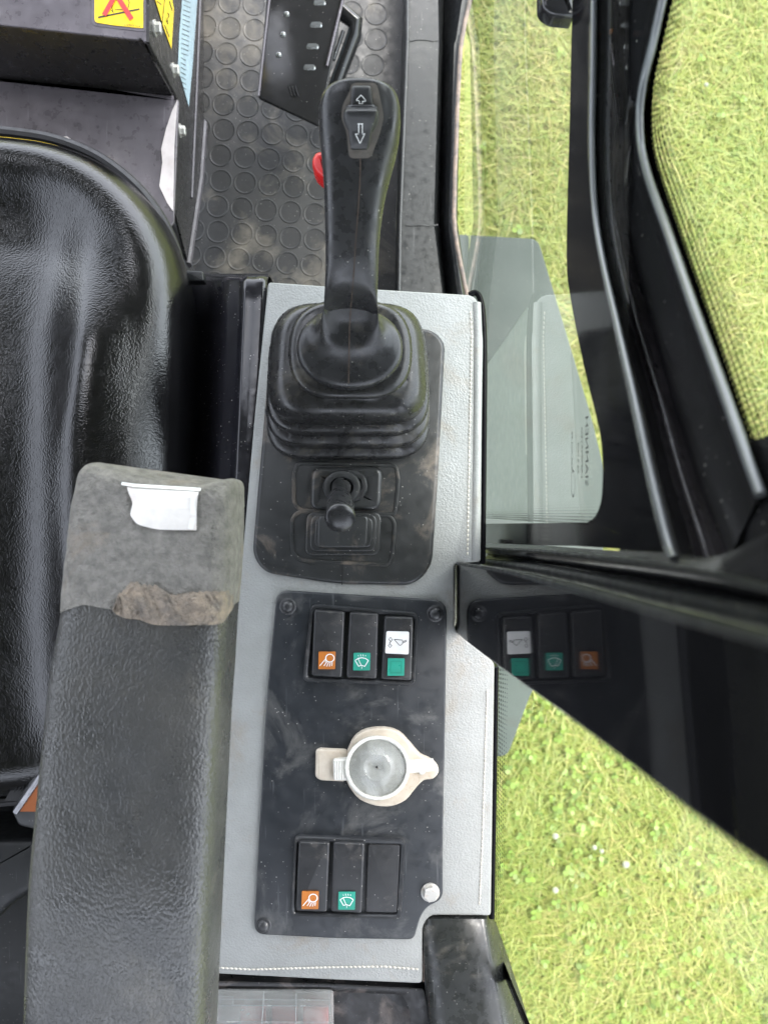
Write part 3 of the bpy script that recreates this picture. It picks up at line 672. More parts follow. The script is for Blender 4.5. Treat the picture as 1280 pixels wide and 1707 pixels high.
for q in ([(598.5, 188+dv), (598.5, 205+dv)], [(604.5, 188+dv), (604.5, 205+dv)], [(597, 189+dv), (606, 189+dv)], [(593.5, 206.5+dv), (598, 206.5+dv)], [(604, 206.5+dv), (609, 206.5+dv)], [(593, 206+dv), (600.5, 223+dv)], [(608.5, 206+dv), (600.5, 223+dv)]): pick(g, q, 1.35, lambda v: top_h(v))
for q in ([(594, 164), (602, 156)], [(602, 156), (610, 165)], [(594, 165), (599, 165)], [(605, 166), (610, 166)], [(599, 166), (599, 171)], [(604.5, 166), (604.5, 171)], [(598, 170), (605, 170)]): pick(g, q, 1.3, .0024)
g.obj('arrow_mark', M['mark'], rsw)
g = G(); c = P(532, 272, .125)
rr = [(520, 262), (526, 252), (545, 248), (556, 262), (548, 296), (537, 294), (526, 284), (520, 274)]
g.plate(rounded(rr, 4, 5), .130, .016, .003, 4); g.obj('trigger', M['trigger'], js, ang=60)

# ------------------------------------------------------------------ switch panel
sp_ = thing('switch_panel', 'dusty black plastic panel carrying two banks of rocker switches', 'switch panel', P(590, 1280, .001))
po = rounded([(462, 984), (745, 1001), (742, 1200), (738, 1400), (738, 1500), (712, 1512), (700, 1530), (690, 1567), (560, 1565), (423, 1558), (434, 1350), (445, 1150)], [20, 24, 60, 60, 14, 16, 16, 10, 30, 20, 90, 90], 6)
ZP = .003
g = G(); g.plate(po, ZP, .003, .0012, 3); g.obj('face_plate', M['panel'], sp_, ang=50)
def frame(name, ou, inn, h):
    g = G(); a = [P(u, v, ZP) for u, v in ou]; b = [P(u, v, ZP) for u, v in inn]; up = Vector((0, 0, 1))
    mid = lambda s, hh: [x.lerp(y, s)+up*hh for x, y in zip(a, b)]
    g.loft([a, mid(.05, h*.7), mid(.2, h), mid(.6, h), mid(.9, h*.8), mid(1, h*.4), [p-up*.001 for p in b]], True, False, True)
    return g.obj(name, M['bezel'], sp_, ang=60)
b1o = rounded([(519, 1006), (698, 1021), (691, 1142), (504, 1135)], 12, 6); b1i = rounded([(526, 1016), (690, 1028), (684, 1134), (514, 1128)], 5, 6)
b2o = rounded([(492, 1390), (677, 1397), (669, 1530), (485, 1524)], 11, 6); b2i = rounded([(498, 1401), (668, 1405), (661, 1522), (492, 1518)], 5, 6)
frame('switch_frame', b1o, b1i, .0035); frame('switch_frame', b2o, b2i, .0035)
for u, v in ((480, 1011), (725, 1023), (439, 1543)):
    g = G(); g.dome(P(u, v, ZP), .0058, .001, 28, 3); g.dome(P(u, v, ZP+.0006), .0044, .0034, 28, 7); g.obj('push_rivet', M['switch'], sp_)
g = G(); c = P(717, 1487, ZP)
ringf = lambda rad, h, n, a0=0: [c+Vector((rad*math.cos(a0+2*math.pi*k/n), rad*math.sin(a0+2*math.pi*k/n), h)) for k in range(n)]
g.loft([ringf(.0064, 0, 30), ringf(.0064, .0011, 30), ringf(.0055, .0013, 30)], True, False, True)
g.loft([ringf(.0053, .001, 6, .3), ringf(.0053, .0042, 6, .3), ringf(.0046, .0050, 6, .3)], True, False, True)
g.loft([ringf(.0030, .0050, 20), ringf(.0024, .0047, 20)], True, False, True); g.obj('hex_bolt', M['zinc'], sp_, ang=25)

def lamp_icon(cu, cv, z, parent):
    g = G(); g.stroke([(cu+5+7*math.cos(a)*1.0, cv-4+6.5*math.sin(a)) for a in [k*2*math.pi/18 for k in range(18)]], 1.5, z, True)
    for a, b in (((cu-1, cv-4), (cu-12, cv+9)), ((cu+1, cv+1), (cu-5, cv+9)), ((cu+3, cv+3), (cu-.5, cv+10)), ((cu+6, cv+3.5), (cu+4, cv+10)), ((cu+9, cv+3), (cu+8, cv+9)), ((cu-1, cv-1), (cu-3, cv+3))): g.stroke([a, b], 1.3, z+.0001)
    g.obj('lamp_symbol', M['mark'], parent)
def wiper_icon(cu, cv, z, parent):
    g = G(); arc = [(cu+11*math.cos(a)*1.0, cv+9-13.5*math.sin(a)) for a in [math.radians(28+k*10) for k in range(13)]]
    arc = [(cu-11, cv-2), (cu-6, cv-5.5), (cu, cv-6.5), (cu+6, cv-5.5), (cu+11, cv-2)]
    g.stroke(arc, 1.3, z); g.stroke([(cu-11, cv-2), (cu-5, cv+8)], 1.3, z+.0001); g.stroke([(cu+11, cv-2), (cu+5, cv+8)], 1.3, z+.0001); g.stroke([(cu-6, cv-5), (cu-1, cv+6)], 1.1, z+.0001)
    g.stroke([(cu-5, cv+7.5), (cu-1, cv+6), (cu, cv+6), (cu+5, cv+8)], 1.2, z+.0002)
    for k in range(4):
        g.stroke([(cu-6+k*4, cv-11-(k in (1, 2))), (cu-6+k*4+.8, cv-9)], 1.0, z)
    g.stroke([(cu, cv+7), (cu, cv+12)], .8, z)
    g.obj('wiper_symbol', M['mark'], parent)
def rocker(quad, label, kind, tile=None, blank=False):
    cu = sum(q[0] for q in quad)/4; cv = sum(q[1] for q in quad)/4
    t = thing('rocker_switch', label, 'switch', P(cu, cv, ZP), 'rocker switches in the two banks')
    zt = ZP+(.0025 if blank else .0062); g = G()
    y0, y1 = P(0, quad[0][1], 0).y, P(0, quad[2][1], 0).y
    zf = None if blank else (lambda p: -.0016*math.sin(math.pi*min(1, max(0, (p.y-y1)/(y0-y1))))+.0012*((p.y-y1)/(y0-y1)))
    uv = rounded(quad, 5, 4)
    # long grid-like plate: rings toward the long axis so that the rocker is dished
    g.plate(uv, zt, .007 if not blank else .003, .0016 if not blank else .0008, 4, zf)
    g.obj('rocker', M['switch'], t, ang=60)
    zz = zt+.0012
    if tile:
        tu, tv, m = tile; g = G(); g.slab([P(a, b, zz) for a, b in rrect(tu, tv, 14, 14.5, 1, 3, .03)], (0, 0, -.0014)); tl = g.obj('icon_tile', M[m], t)
        if kind == 'lamp': lamp_icon(tu, tv, zz+.0003, tl)
        if kind == 'wiper': wiper_icon(tu, tv, zz+.0003, tl)
        if kind == 'bucket':
            g = G(); q = rrect(tu, tv, 9, 9.5, 1, 3, .03); g.stroke(q, .9, zz+.0003, True); g.obj('tile_border', M['tealdark'], tl)
            g = G(); g.slab([P(a, b, zz) for a, b in rounded([(644, 1052), (682, 1053), (681, 1091), (642, 1089)], 3, 4)], (0, 0, -.0014)); wl = g.obj('white_label', M['whiteclean'], t)
            g = G(); z2 = zz+.0003; g.stroke([(657, 1066), (671, 1067), (671, 1073), (667, 1076), (665, 1075), (657, 1066)], 1.0, z2)
            g.stroke([(671, 1070), (678, 1067)], .8, z2); g.stroke([(671, 1072), (678, 1069)], .8, z2)
            g.stroke([(651, 1062), (654, 1067), (651, 1069), (648, 1066)], 1, z2, True); g.stroke([(650, 1073), (653, 1076), (650, 1080), (647, 1076)], 1, z2, True); g.stroke([(652, 1069), (649, 1072)], 1, z2)
            g.obj('bucket_symbol', M['ink'], wl)
rocker([(524, 1016), (575, 1020), (570, 1130), (519, 1127)], 'rocker with orange lamp tile in the upper bank of three', 'lamp', (545, 1101, 'orange'))
rocker([(583, 1020), (631, 1023), (628, 1132), (577, 1130)], 'rocker with green wiper tile in the upper bank of three', 'wiper', (603, 1103, 'teal'))
rocker([(641, 1027), (689, 1029), (686, 1135), (635, 1133)], 'rocker with white bucket label over plain green tile', 'bucket', (660, 1112, 'teal'))
rocker([(498, 1402), (550, 1404), (545, 1522), (493, 1520)], 'rocker with orange lamp tile in the lower bank, below the white cap', 'lamp', (517, 1501, 'orange'))
rocker([(556, 1403), (608, 1405), (603, 1524), (551, 1521)], 'rocker with green wiper tile in the lower bank, below the white cap', 'wiper', (578, 1502, 'teal'))
rocker([(613, 1407), (667, 1408), (662, 1522), (609, 1521)], 'blank flush switch plate without symbol at the right of the lower bank', None, None, True)

# ------------------------------------------------------------------ power socket with hinged cap
t = thing('capped_socket', 'cream plastic socket with translucent round cap on the black panel', 'socket', P(625, 1280, ZP))
g = G(); body = [tuple(q) for q in spline([(579, 1252), (590, 1230), (610, 1217), (640, 1214), (665, 1221), (684, 1240), (700, 1258), (716, 1266), (728, 1276), (731, 1288), (722, 1299), (706, 1302), (692, 1316), (676, 1335), (652, 1345), (625, 1344), (600, 1334), (584, 1316), (576, 1300)], 3)]
g.plate(body, ZP+.005, .005, .0018, 4); g.obj('socket_flange', M['cream'], t, ang=60)
g = G(); g.plate(rounded([(526, 1252), (532, 1249), (580, 1251), (578, 1304), (534, 1302), (525, 1296)], 8, 5), ZP+.004, .004, .0018, 4); g.obj('pull_tab', M['cream'], t, ang=60)
g = G()
def cring(r, z, n=56, cu=629, cv=1280): return [P(cu+r*math.cos(2*math.pi*k/n), cv+r*math.sin(2*math.pi*k/n), z) for k in range(n)]
zc = ZP+.005
g.loft([cring(54, zc-.001), cring(54, zc+.004), cring(53, zc+.005), cring(49, zc+.005), cring(47.5, zc+.0035), cring(47, zc+.001), cring(30, zc+.0006), cring(2, zc+.0006)], True); g.obj('cap', M['milky'], t, ang=60)
g = G(); g.loft([cring(47, zc+.0032), cring(36, zc+.0036), cring(24, zc+.0042), cring(22, zc+.0048), cring(20, zc+.0042), cring(3, zc+.0042), cring(1, zc+.004)], True); g.obj('clear_lid', M['lid'], t)
g = G(); g.plate(circ(628, 1279, 1.7, n=12), zc+.0052, .001, .0002); g.obj('centre_pip', M['ink'], t)
g = G(); g.plate(rounded([(555, 1267), (580, 1265), (580, 1302), (556, 1301)], 3, 4), zc+.003, .005, .001, 3)
for k in range(5): g.tube([P(559+k*4, 1269, zc+.003), P(559+k*4, 1299, zc+.003)], .0005, 6)
g.obj('finger_grip', M['milky'], t)
g = G(); g.plate(rounded([(680, 1269), (723, 1267), (724, 1286), (700, 1288), (680, 1290)], 3, 4), zc+.003, .004, .001, 3); g.dome(P(703, 1286, zc+.002), .0022, .0015, 16, 4); g.obj('hinge_strap', M['milky'], t)

# ------------------------------------------------------------------ lower tray and fuse box
t = thing('storage_tray', 'dirty black moulded tray below the stitched vinyl edge', 'tray', P(560, 1690, -.03))
g = G(); ou = rounded([(300, 1634), (560, 1640), (706, 1648), (712, 1680), (716, 1900), (300, 1900)], [3, 10, 6, 6, 3, 3], 5)
inn = rounded([(310, 1650), (560, 1654), (674, 1658), (684, 1690), (690, 1880), (310, 1880)], [3, 10, 20, 10, 3, 3], 5)
n_ = len(ou); a = [P(u, v, -.012) for u, v in ou]; b = [P(u, v, -.014) for u, v in inn]; lo = [P(u, v, -.014)+Vector((0, 0, -.022)) for u, v in inn]
g.loft([[p-Vector((0, 0, .05)) for p in a], a, [x.lerp(y, .3)+Vector((0, 0, .001)) for x, y in zip(a, b)], b, lo], True, False, True); g.obj('tray_shell', mat('dirty black tray', (.02, .02, .021), .35, dust=((.22, .185, .17), .35, 30), specks=.4, wob=.001), t, ang=50)
t = thing('fuse_box', 'fuse box under a dusty clear cover at the bottom edge', 'fuse box', P(460, 1690, -.035))
g = G(); g.plate(rounded([(250, 1654), (550, 1655), (554, 1658), (556, 1900), (250, 1900)], 4, 4), -.022, .012, .001); g.obj('fuse_block', M['fuse'], t)
g = G()
for k in range(3):
    for j in range(3):
        u0 = 400+k*52; g.plate(rrect(u0+22, 1694+j*34, 21, 14, 3, 3), -.019, .004, .0008)
g.obj('fuse_bank', M['fusered'], t)
g = G(); g.plate(rounded([(250, 1650), (552, 1651), (556, 1656), (558, 1900), (250, 1900)], 3, 4), -.010, .0015, .0005)
g.obj('clear_cover', M['clear'], t)
g = G()
for (a, b) in (((250, 1665), (552, 1667)), ((250, 1675), (552, 1677)), ((250, 1703), (556, 1704)), ((440, 1652), (437, 1707)), ((494, 1652), (493, 1707)), ((548, 1652), (552, 1707)), ((352, 1660), (388, 1661)), ((388, 1661), (389, 1676)), ((352, 1677), (389, 1676))): g.tube([P(*a, -.0098), P(*b, -.0098)], .0004, 6)
g.obj('cover_rib', M['lid'], t)

# ------------------------------------------------------------------ armrest
t = thing('armrest', 'black grained armrest with torn foam nose and old white sticker', 'armrest', P(220, 1250, .1))
ZR = .165
st = [(771, 156, 388, .160, .45), (774, 148, 396, .161, .7), (782, 141, 400, .162, .9), (802, 133, 401, .163, 1), (860, 122, 400, .164, 1), (940, 112, 398, .165, 1), (1038, 99, 391, .166, 1), (1120, 83, 386, .168, 1), (1220, 72, 379, .170, 1), (1340, 60, 373, .172, 1), (1480, 47, 366, .173, 1), (1600, 42, 361, .1665, 1), (1720, 38, 356, .157, 1), (1850, 34, 350, .144, 1)]
def armring(v, a, b, z, s, grow=0, dz=0):
    b -= 15; a -= 7; out = []; m = 56; hw = (b-a)/2+grow; cu = (a+b)/2; hz = .024*s
    for k in range(m):
        th = 2*math.pi*k/m; x = math.copysign(abs(math.cos(th))**(2/9.0), math.cos(th)); y = math.copysign(abs(math.sin(th))**(2/4.5), math.sin(th))
        out.append(P(cu+hw*x, v, z)+Vector((0, 0, y*hz+(0.0035*(1-x*x) if y > 0 else 0)+dz-.020)))
    return out
st2 = [tuple(q) for q in spline(st, 4)]
g = G(); g.loft([armring(*q) for q in st2 if q[0] > 835], True, True, True); g.obj('pad', M['arm'], t, ang=80); TA = bvh_of(g)
# foam nose
g = G(); R = []
for q in st2:
    if q[0] < 1034:
        kk = min(1, (1040-q[0])/90); r_ = armring(*q, grow=.6+2.2*kk, dz=.0004+.0013*kk)
        for i, p in enumerate(r_):                      # uneven torn skin
            h_ = math.sin(p.x*230+q[0]*.05)*math.cos(q[0]*.09+p.x*90)
            uu = p.x*F/(H0-.163)+CU; tt = max(0, min(1, (uu-175)/60)); p.y -= .0078*tt*tt*(3-2*tt)*max(0, min(1, (850-q[0])/50))+.0012*math.sin(uu*.045)*max(0, min(1, (815-q[0])/20))
            p.z += .0009*h_*kk; p.y += .0012*math.sin(p.x*170)*(1 if q[0] < 800 else (2.2 if q[0] > 1000 else 0))
        R.append(r_)
g.loft(R, True, True, True); nose = g.obj('foam_nose', M['foam'], t, ang=80); TN = bvh_of(g)
def onnose(u, v, off): return onsurf(u, v, off, TN)
# ragged tan tear line
top_e = [(188, 1016), (194, 1000), (200, 985), (225, 968), (260, 975), (290, 990), (330, 985), (360, 985), (390, 975)]
bot_e = [(392, 1010), (382, 1024), (368, 1040), (330, 1042), (290, 1043), (255, 1041), (232, 1033), (210, 1031), (194, 1024), (188, 1018)]
def onarm(u, v, off):
    a_ = onsurf(u, v, off, TA)
    return a_
g = G(); te = [tuple(q) for q in spline(top_e, 4)]; be = [tuple(q) for q in spline(bot_e[::-1], 4)]
m_ = 46
def samp(L, s):
    i = s*(len(L)-1); k = min(int(i), len(L)-2); f = i-k; return (L[k][0]*(1-f)+L[k+1][0]*f, L[k][1]*(1-f)+L[k+1][1]*f)
rows = []
for j, hh in ((0, .0004), (.15, .0022), (.5, .0026), (.85, .0022), (1, .0002)):
    row = []
    for i in range(m_+1):
        A_ = samp(te, i/m_); B_ = samp(be, i/m_); u = A_[0]*(1-j)+B_[0]*j; v = A_[1]*(1-j)+B_[1]*j
        u = max(104, min(390, u)); row.append(onarm(u, v, hh+.0006+.0010*math.sin(i*1.7+j*3)*math.sin(i*.9+j*7)+random.uniform(-.0003, .0003)))
    rows.append(row)
g.loft(rows, False); g.obj('torn_edge', M['foamedge'], nose, ang=80)
g = G(); uv = rounded([(212, 811), (334, 815), (330, 826), (328, 850), (328, 884), (262, 883), (228, 874), (217, 858), (222, 838), (214, 820)], [1, 2, 3, 2, 2, 12, 8, 4, 5, 3], 3)
patch(g, uv, .0009, 6, onnose); stk = g.obj('sticker', M['white'], nose)
g = G(); g.stroke([(203, 806), (225, 809), (335, 816)], 5, 0, fn=lambda u, v: onnose(u, v, .0015)); g.stroke([(322, 826), (321, 840), (322, 860), (318, 882)], 9, 0, fn=lambda u, v: onnose(u, v, .0014)); g.obj('sticker_border', M['whiteclean'], stk)
# support arm under the pad
g = G(); g.tube([P(260, 1200, .13), P(200, 1650, .12), P(190, 1900, .10)], .02, 14); g.obj('support_arm', M['satin'], t)

# ================================================================== DOOR SIDE
XG = .085
# lower side window
t = thing('side_window', 'lower side window glass printed black round its edge, with small etched stamp', 'window', (XG, 0, -.28))
clear = [(953, 28), (949, 200), (944, 420), (951, 500), (975, 620), (998, 715), (1004, 770), (1002, 830), (992, 860), (978, 872), (809, 872), (797, 760), (790, 560), (764, 388), (766, 200), (770, 66), (795, -60), (900, -60), (905, 12), (940, 24)]
g = G(); pl = [Q(u, v, XG) for u, v in ((800, 874), (990, 874), (1012, 820), (1008, 720), (960, 500), (950, 420), (955, 0), (958, -250), (800, -250), (770, 0), (762, 400), (780, 560))]
# simple rectangular pane on the plane
y0, y1 = -.006, .62
g.slab([Vector((XG, y0, -.285)), Vector((XG, y0, .262)), Vector((XG, y1, .262)), Vector((XG, y1, -.285))], (.0001, 0, 0)); 
g = G(); g.add([Vector((XG, y0, -.285)), Vector((XG, y0, .262)), Vector((XG, y1, .262)), Vector((XG, y1, -.285))], [(0, 1, 2, 3)]); pane = g.obj('pane', M['glass'], t)
inner = [tuple(q) for q in spline([(968, -320), (960, -150), (953, 28), (949, 200), (944, 420), (951, 500), (975, 620), (998, 715), (1004, 770), (1002, 830), (992, 860), (978, 871)], 5)]
outer_ = [(1010, -320)]+[(1000, -100), (992, 100), (990, 330), (1010, 480), (1040, 620), (1070, 740), (1100, 860), (1112, 900), (1120, 920)]
outer_ = [samp([tuple(q) for q in spline(outer_, 6)], i/(len(inner)-1)) for i in range(len(inner))]
g = G(); g.loft([[Q(u, v, XG-.0006) for u, v in inner], [Q(u, v, XG-.0006) for u, v in outer_]], False)
g.loft([[Q(u, v, XG-.0006) for u, v in ((978, 871), (900, 872), (809, 873))], [Q(u, v, XG-.0006) for u, v in ((1125, 922), (960, 910), (809, 908))]], False)
g.obj('printed_border', M['frit'], t)
g = G(); g.plate(rounded([(898, -120), (958, -120), (958, 26), (918, 22), (902, 8)], [3, 3, 6, 10, 8], 5), .17, .01, .003); g.obj('latch_tab', M['paint'], t)
def dots(rows, rad, fn):
    g = G()
    for (u, v, s) in rows:
        k = 8; c = fn(u, v); g.add([c+Vector((0, rad*s*math.cos(2*math.pi*j/k), rad*s*math.sin(2*math.pi*j/k))) for j in range(k)], [tuple(range(k))])
    return g
rows = []
fq = lambda u, v: Q(u, v, XG-.0008)
# dots in regular physical spacing on the plane
for j in range(8):
    yy = .0007+j*.00135; zz = -.06
    z0 = Q(812, 860, XG).z; z1 = Q(1000, 860, XG).z; n_ = int((z1-z0)/.0024)
    for k in range(n_):
        z_ = z0+k*.0024+(.0012 if j % 2 else 0); lim = Q(1001-6*max(0, 3-j), 860, XG).z
        if z_ > lim: continue
        rows.append((yy-.0055, z_, [1.0, .98, .85, .7, .52, .36, .25, .2][j]))
g = G()
for yy, zz, s in rows:
    k = 8; c = Vector((XG-.0008, yy, zz)); g.add([c+Vector((0, .00060*s*math.cos(2*math.pi*j/k), .00075*s*math.sin(2*math.pi*j/k))) for j in range(k)], [tuple(range(k))])
g.obj('printed_dots', M['frit'], t)
def stamp(txt, size, y, z, zdir=1):
    # reads along -Y seen from inside, mirrored (it is printed for the outside)
    return text_geo(txt, size, lambda x, yy: Vector((XG-.0009, y-x*.75, z+yy*.75)), mirror=True)
zz = Q(981, 780, XG).z; yc = Q(981, 752, XG).y
g = stamp('SIAMNEH', .0095, yc, zz)
for txt, u_, dy, sz in (('LAMINATED', 973, 0, .0040), ('AS-2 M84', 967, -.002, .0034), ('43R-00149', 956, .002, .0040)):
    h_ = text_geo(txt, sz, lambda x, yy: Vector((XG-.0009, yc+dy-x, Q(u_, 780, XG).z+yy*.9)), mirror=True); g.add(h_.v, h_.f)
cz = Q(958, 800, XG).z; cy = Q(958, 806, XG).y
g.loft([[Vector((XG-.0009, cy+.0052*s*math.cos(a)*1.2, cz+.0034*s*math.sin(a))) for a in [k*math.pi/10 for k in range(21)]] for s in (1, .88)], False)
g.obj('etched_stamp', M['ink'], t)

# door frame (pressed steel) between lower and upper glass
t = thing('door_frame', 'glossy black pressed steel door frame with ridges between two windows', 'door frame', (XG, .1, .1))
c0 = [(992, -320), (990, -100), (988, 100), (986, 230), (990, 340), (1003, 430), (1028, 540), (1056, 660), (1085, 790), (1112, 900), (1122, 930)]
c1 = [(1016, -320), (1014, -100), (1011, 100), (1008, 230), (1008, 340), (1022, 430), (1050, 540), (1085, 660), (1118, 790), (1150, 900), (1160, 935)]
c2 = [(1030, -320), (1028, -100), (1027, 100), (1026, 230), (1024, 340), (1036, 420), (1064, 540), (1100, 660), (1136, 790), (1172, 900), (1182, 935)]
c3 = [(1046, -320), (1044, -100), (1040, 100), (1038, 230), (1038, 340), (1052, 420), (1084, 540), (1118, 660), (1158, 790), (1200, 900), (1212, 935)]
c4 = [(1125, -320), (1115, -100), (1088, 50), (1064, 150), (1060, 220), (1072, 290), (1110, 400), (1152, 520), (1196, 640), (1238, 760), (1262, 830)]
c4b = [(1142, -320), (1130, -100), (1100, 50), (1082, 130), (1076, 200), (1084, 270), (1122, 380), (1166, 510), (1208, 630), (1250, 750), (1276, 815)]
def crv(c, n=5): return [tuple(q) for q in spline(c, n)]
C0, C1, C2, C3, C4, C4B = map(crv, (c0, c1, c2, c3, c4, c4b))
def qs(C, x): return [Q(u, v, x) for u, v in C]
def zs_(C, x, dz): 
    return [p+Vector((0, 0, dz)) for p in qs(C, x)]
lerpc = lambda A, B, s: [(a[0]*(1-s)+b[0]*s, a[1]*(1-s)+b[1]*s) for a, b in zip(A, B)]
g = G(); g.loft([qs(lerpc(C0, C1, -.35), .0845), qs(C0, .082), qs(lerpc(C0, C1, .25), .0835), qs(lerpc(C0, C1, .6), .088), qs(lerpc(C1, C2, 0), .0925)], False); g.obj('inner_flange', M['paint'], t, ang=70)
g = G(); g.loft([qs(C1, .0925), qs(lerpc(C1, C2, .6), .0990), qs(C2, .1000), qs(lerpc(C2, C3, .35), .0955), qs(lerpc(C2, C3, .7), .0985), qs(C3, .1005)], False); g.obj('ribbed_channel', M['paint_rough'], t, ang=70)
g = G(); g.loft([qs(C3, .1005), qs(lerpc(C3, C4, .12), .0975), qs(lerpc(C3, C4, .3), .0985), qs(lerpc(C3, C4, .6), .1000), qs(lerpc(C3, C4, .9), .0990), qs(C4, .0970), qs(lerpc(C4, C4B, .5), .0975), qs(C4B, .1015)], False); g.obj('outer_flange', M['paint'], t, ang=70)
g = G(); g.tube(qs(C0, .0822), .0012, 12); g.obj('bead', M['bead'], t)
g = G(); g.tube(qs(lerpc(C4, C4B, .35), .0965), .0015, 12); g.obj('bead', M['bead'], t)
g = G(); g.tube(qs(lerpc(C1, C2, .9), .0990)[12:], .0009, 8); g.obj('crease', M['paint_rough'], t)
g = G(); g.dome(Q(1018, 53, .0915), .0012, .0008, 12, 4, (-1, 0, .4)); g.obj('rust_spot', mat('rust spot', (.50, .20, .06), .8), t)

# upper window
XU = .102
t = thing('upper_window', 'upper door window glass with dotted black print beyond the frame', 'window', (XU, .1, .25))
e = crv([(1150, -320), (1138, -100), (1108, 50), (1090, 130), (1085, 200), (1093, 270), (1130, 380), (1172, 500), (1214, 620), (1254, 735), (1282, 800), (1340, 880)])
ys = [.40, -.03]
g = G(); zt = .46
g.add([Vector((XU, .5, .2)), Vector((XU, -.03, .2)), Vector((XU, -.03, zt)), Vector((XU, .5, zt))], [(0, 1, 2, 3)]); g.obj('pane', M['glass'], t)
ein = [(u-26, v+6) for u, v in e]
g = G(); g.loft([[Q(u, v, XU-.0003) for u, v in ein], [Q(u, v, XU-.0003) for u, v in e]], False); g.obj('printed_border', M['frit'], t)
# dots
g = G(); E = [Q(u, v, XU-.0005) for u, v in e]; acc = 0
pts = [(p.y, p.z) for p in E]
def along(pts, step):
    out = []; d = 0
    for a, b in zip(pts[:-1], pts[1:]):
        L = math.hypot(b[0]-a[0], b[1]-a[1])
        while d < L: out.append((a[0]+(b[0]-a[0])*d/L, a[1]+(b[1]-a[1])*d/L, (b[0]-a[0])/L, (b[1]-a[1])/L)); d += step
        d -= L
    return out
zrow = lambda j: .001+j*.0027
for j in range(7):
    for i, (y, z, ty, tz) in enumerate(along(pts, .0024)):
        y += (.0012 if j % 2 else 0)*ty; z += (.0012 if j % 2 else 0)*tz
        nx, nz = (-tz, ty) if ty > 0 else (tz, -ty)
        cy, cz_ = y+nx*zrow(j), z+abs(nz)*zrow(j); s = .00125*(1-.10*j)
        if cz_ > .43 or cy > .45: continue
        g.add([Vector((XU-.0006, cy+s*math.cos(k*math.pi/3), cz_+s*math.sin(k*math.pi/3))) for k in range(6)], [tuple(range(6))])
g.obj('printed_dots', M['frit'], t)

# lower door rail and pillar
t = thing('door_rail', 'dark glossy cross rail below the lower side window', 'door rail', (XG, -.02, .1))
rowsR = [([(806, 905), (900, 909), (1000, 916), (1115, 922), (1200, 926), (1300, 880), (1420, 850)], .0840), ([(806, 914), (900, 919), (1000, 930), (1110, 945), (1200, 962), (1300, 985), (1420, 1000)], .0800),
         ([(806, 922), (900, 929), (1000, 941), (1110, 955), (1200, 970), (1300, 992), (1420, 1012)], .0805), ([(806, 930), (900, 940), (1000, 956), (1110, 975), (1200, 995), (1300, 1015), (1420, 1040)], .0880),
         ([(806, 940), (900, 955), (1000, 975), (1110, 1000), (1200, 1020), (1300, 1046), (1420, 1075)], .0850), ([(806, 955), (900, 985), (1000, 1015), (1110, 1045), (1200, 1068), (1300, 1095), (1420, 1125)], .0860)]
g = G(); g.loft([[Q(u, v, x) for u, v in crv(r_, 4)] for r_, x in rowsR], False); g.obj('rail', M['paint'], t, ang=50)
g = G(); g.tube([Q(u, v, .0795) for u, v in crv(rowsR[1][0], 4)], .0010, 8); g.obj('bead', M['satin'], t)
g = G(); g.tube([Q(u, v, .083) for u, v in crv([(806, 937), (900, 950), (1000, 970), (1110, 995), (1200, 1014), (1300, 1036), (1420, 1060)], 4)], .003, 10); g.obj('rubber_seal', M['satin'], t)
g = G(); g.add([Vector((XG+.016, -.035, .20)), Vector((XG+.016, -.035, .5)), Vector((XG+.016, .02, .5)), Vector((XG+.016, .02, .26)), Vector((XG+.016, .0, .20))], [(0, 1, 2, 3, 4)]); g.obj('corner_gusset', M['paint'], t)

XP = .050
t = thing('pillar_panel', 'glossy black pillar panel mirroring the switches, slanting to lower right', 'pillar', (XP, -.05, 0))
top = crv([(757, 940), (785, 945), (850, 957), (960, 987), (1060, 1015), (1160, 1043), (1290, 1077), (1420, 1110), (1560, 1146)], 3)
bot = crv([(757, 1050), (775, 1066), (825, 1104), (900, 1158), (1000, 1232), (1100, 1310), (1200, 1386), (1290, 1450), (1560, 1644)], 3)
bot = [samp(bot, i/(len(top)-1)) for i in range(len(top))]
# face lies on the plane x=XP; at the console end it stands on the console top
g = G(); tp = [Q(u, v, XP) for u, v in top]; bt = [Q(u, v, XP) for u, v in bot]
rows = [tp]+[[a.lerp(b, s) for a, b in zip(tp, bt)] for s in (.25, .5, .75)]+[bt]
g.loft(rows, False)
back = Vector((.006, 0, 0)); g.loft([bt, [p+back for p in bt]], False); g.loft([[p+back for p in tp], tp], False)
mm = mat('mirror gloss pillar', (.006, .006, .007), .035, rvar=.012, ior=1.11)
g.obj('panel', mm, t, ang=40)
g = G(); g.tube([p+Vector((.0005, .0006, 0)) for p in tp], .0011, 8); g.obj('top_bead', M['satin'], t)
g = G(); g.tube([p+Vector((.001, 0, 0)) for p in bt], .0009, 8); g.obj('lower_bead', M['paint'], t)

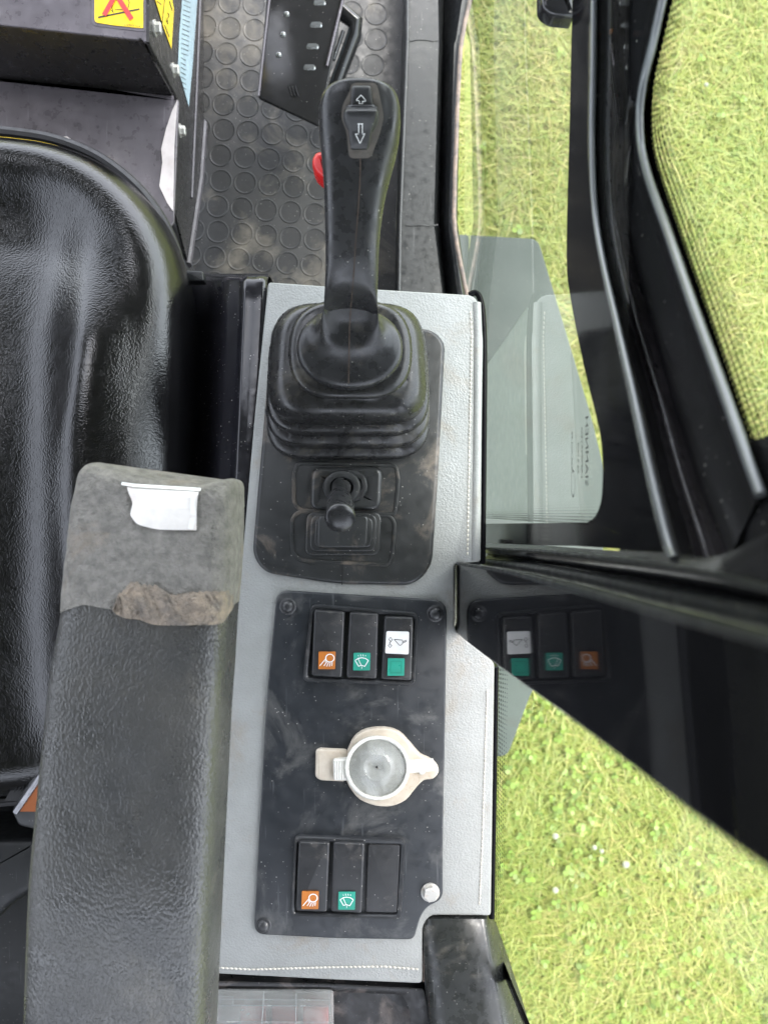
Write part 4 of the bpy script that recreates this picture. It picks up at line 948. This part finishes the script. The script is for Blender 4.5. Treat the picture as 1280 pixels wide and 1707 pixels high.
# rear glass
t = thing('rear_side_window', 'rear side glass over the lawn with narrow dotted edge', 'window', (XG, -.2, -.1))
g = G(); yb = -.46
g.add([Vector((XG, -.045, -.08)), Vector((XG+.34, -.045, .30)), Vector((XG+.34, yb, .30)), Vector((XG, yb, -.08))], [(0, 1, 2, 3)]); g.obj('pane', M['glass'], t)
ed = crv([(829, 1100), (826, 1300), (823, 1480), (826, 1560), (846, 1620), (886, 1715), (960, 1880)], 5)
g = G(); g.loft([[Q(u-9, v, XG-.0005) for u, v in ed], [Q(u, v, XG-.0005) for u, v in ed]], False); g.obj('printed_border', M['frit'], t)
g = G(); pts = [(p.y, p.z) for p in [Q(u, v, XG-.0006) for u, v in ed]]
for j in range(6):
    for i, (y, z, ty, tz) in enumerate(along(pts, .0032)):
        cy = y+(.0016 if j % 2 else 0); cz_ = z+.004+j*.0085; s = .00125*(1-.12*j)
        g.add([Vector((XG-.0007, cy+s*math.cos(k*math.pi/3), cz_+2.6*s*math.sin(k*math.pi/3))) for k in range(6)], [tuple(range(6))])
g.obj('printed_dots', M['frit'], t)
# inner rubber gasket
# corner post
t = thing('corner_post', 'scuffed black plastic post cover rising at the bottom edge', 'post', P(780, 1650, -.05))
g = G(); R = []
for v, a, m1, m2, b, z in ((1526, 702, 716, 808, 822, -.004), (1532, 701, 720, 806, 824, .002), (1545, 702, 726, 806, 829, .0045), (1600, 705, 732, 816, 848, .006), (1660, 712, 738, 828, 868, .008), (1720, 716, 744, 838, 886, .010), (1850, 724, 752, 858, 930, .014)):
    R.append([P(a, v, z)+Vector((0, 0, -.05)), P(a, v, z-.008), P(a+4, v, z-.004), P(m1-3, v, z-.0008), P(m1+3, v, z), P((m1+m2)/2, v, z+.0008), P(m2-4, v, z), P(m2+4, v, z-.0015), P((m2+b)/2, v, z-.012), P(b, v, z-.03)])
R.insert(0, [Vector((p.x, p.y, -.06)) for p in R[0]])
g.loft(R, False); g.obj('cover', mat('scuffed black cover', (.022, .024, .023), .3, grain=('noise', 600, .25, .0004), dust=((.13, .12, .10), .22, 40), specks=.5, scratches=.3, wob=.0008), t, ang=50)
g = G(); g.tube([P(707, 1555, -.001), P(707, 1600, -.001), P(706, 1636, -.002)], .0007, 6); g.obj('trim_seam', M['rust'], t)

# ------------------------------------------------------------------ unseen cab roof, widened to darken the interior and what glossy parts mirror
X0, X1, Y0, Y1, zr = -.95, .42, -.78, 1.05, .75
HX0, HX1, HY0, HY1 = -.62, -.22, .20, .60
g = G()
for a, b, c, d in ((X0, HX0, Y0, Y1), (HX1, X1, Y0, Y1), (HX0, HX1, Y0, HY0), (HX0, HX1, HY1, Y1)):
    g.slab([Vector((a, c, zr)), Vector((b, c, zr)), Vector((b, d, zr)), Vector((a, d, zr))], (0, 0, .05))
o = g.obj('cab_roof_blocker', M['headliner']); tag(o, kind='structure')
g = G(); g.slab([Vector((-.92, -.9, -.35)), Vector((-.92, .7, -.35)), Vector((-.92, .7, .28)), Vector((-.92, -.9, .28))], (-.02, 0, 0))  # unseen left and rear walls, added to keep side light off the interior
g.slab([Vector((-.90, -.72, -.35)), Vector((.10, -.72, -.35)), Vector((.10, -.72, .32)), Vector((-.90, -.72, .32))], (0, -.02, 0))
o = g.obj('cab_wall_blocker', M['headliner']); tag(o, kind='structure')
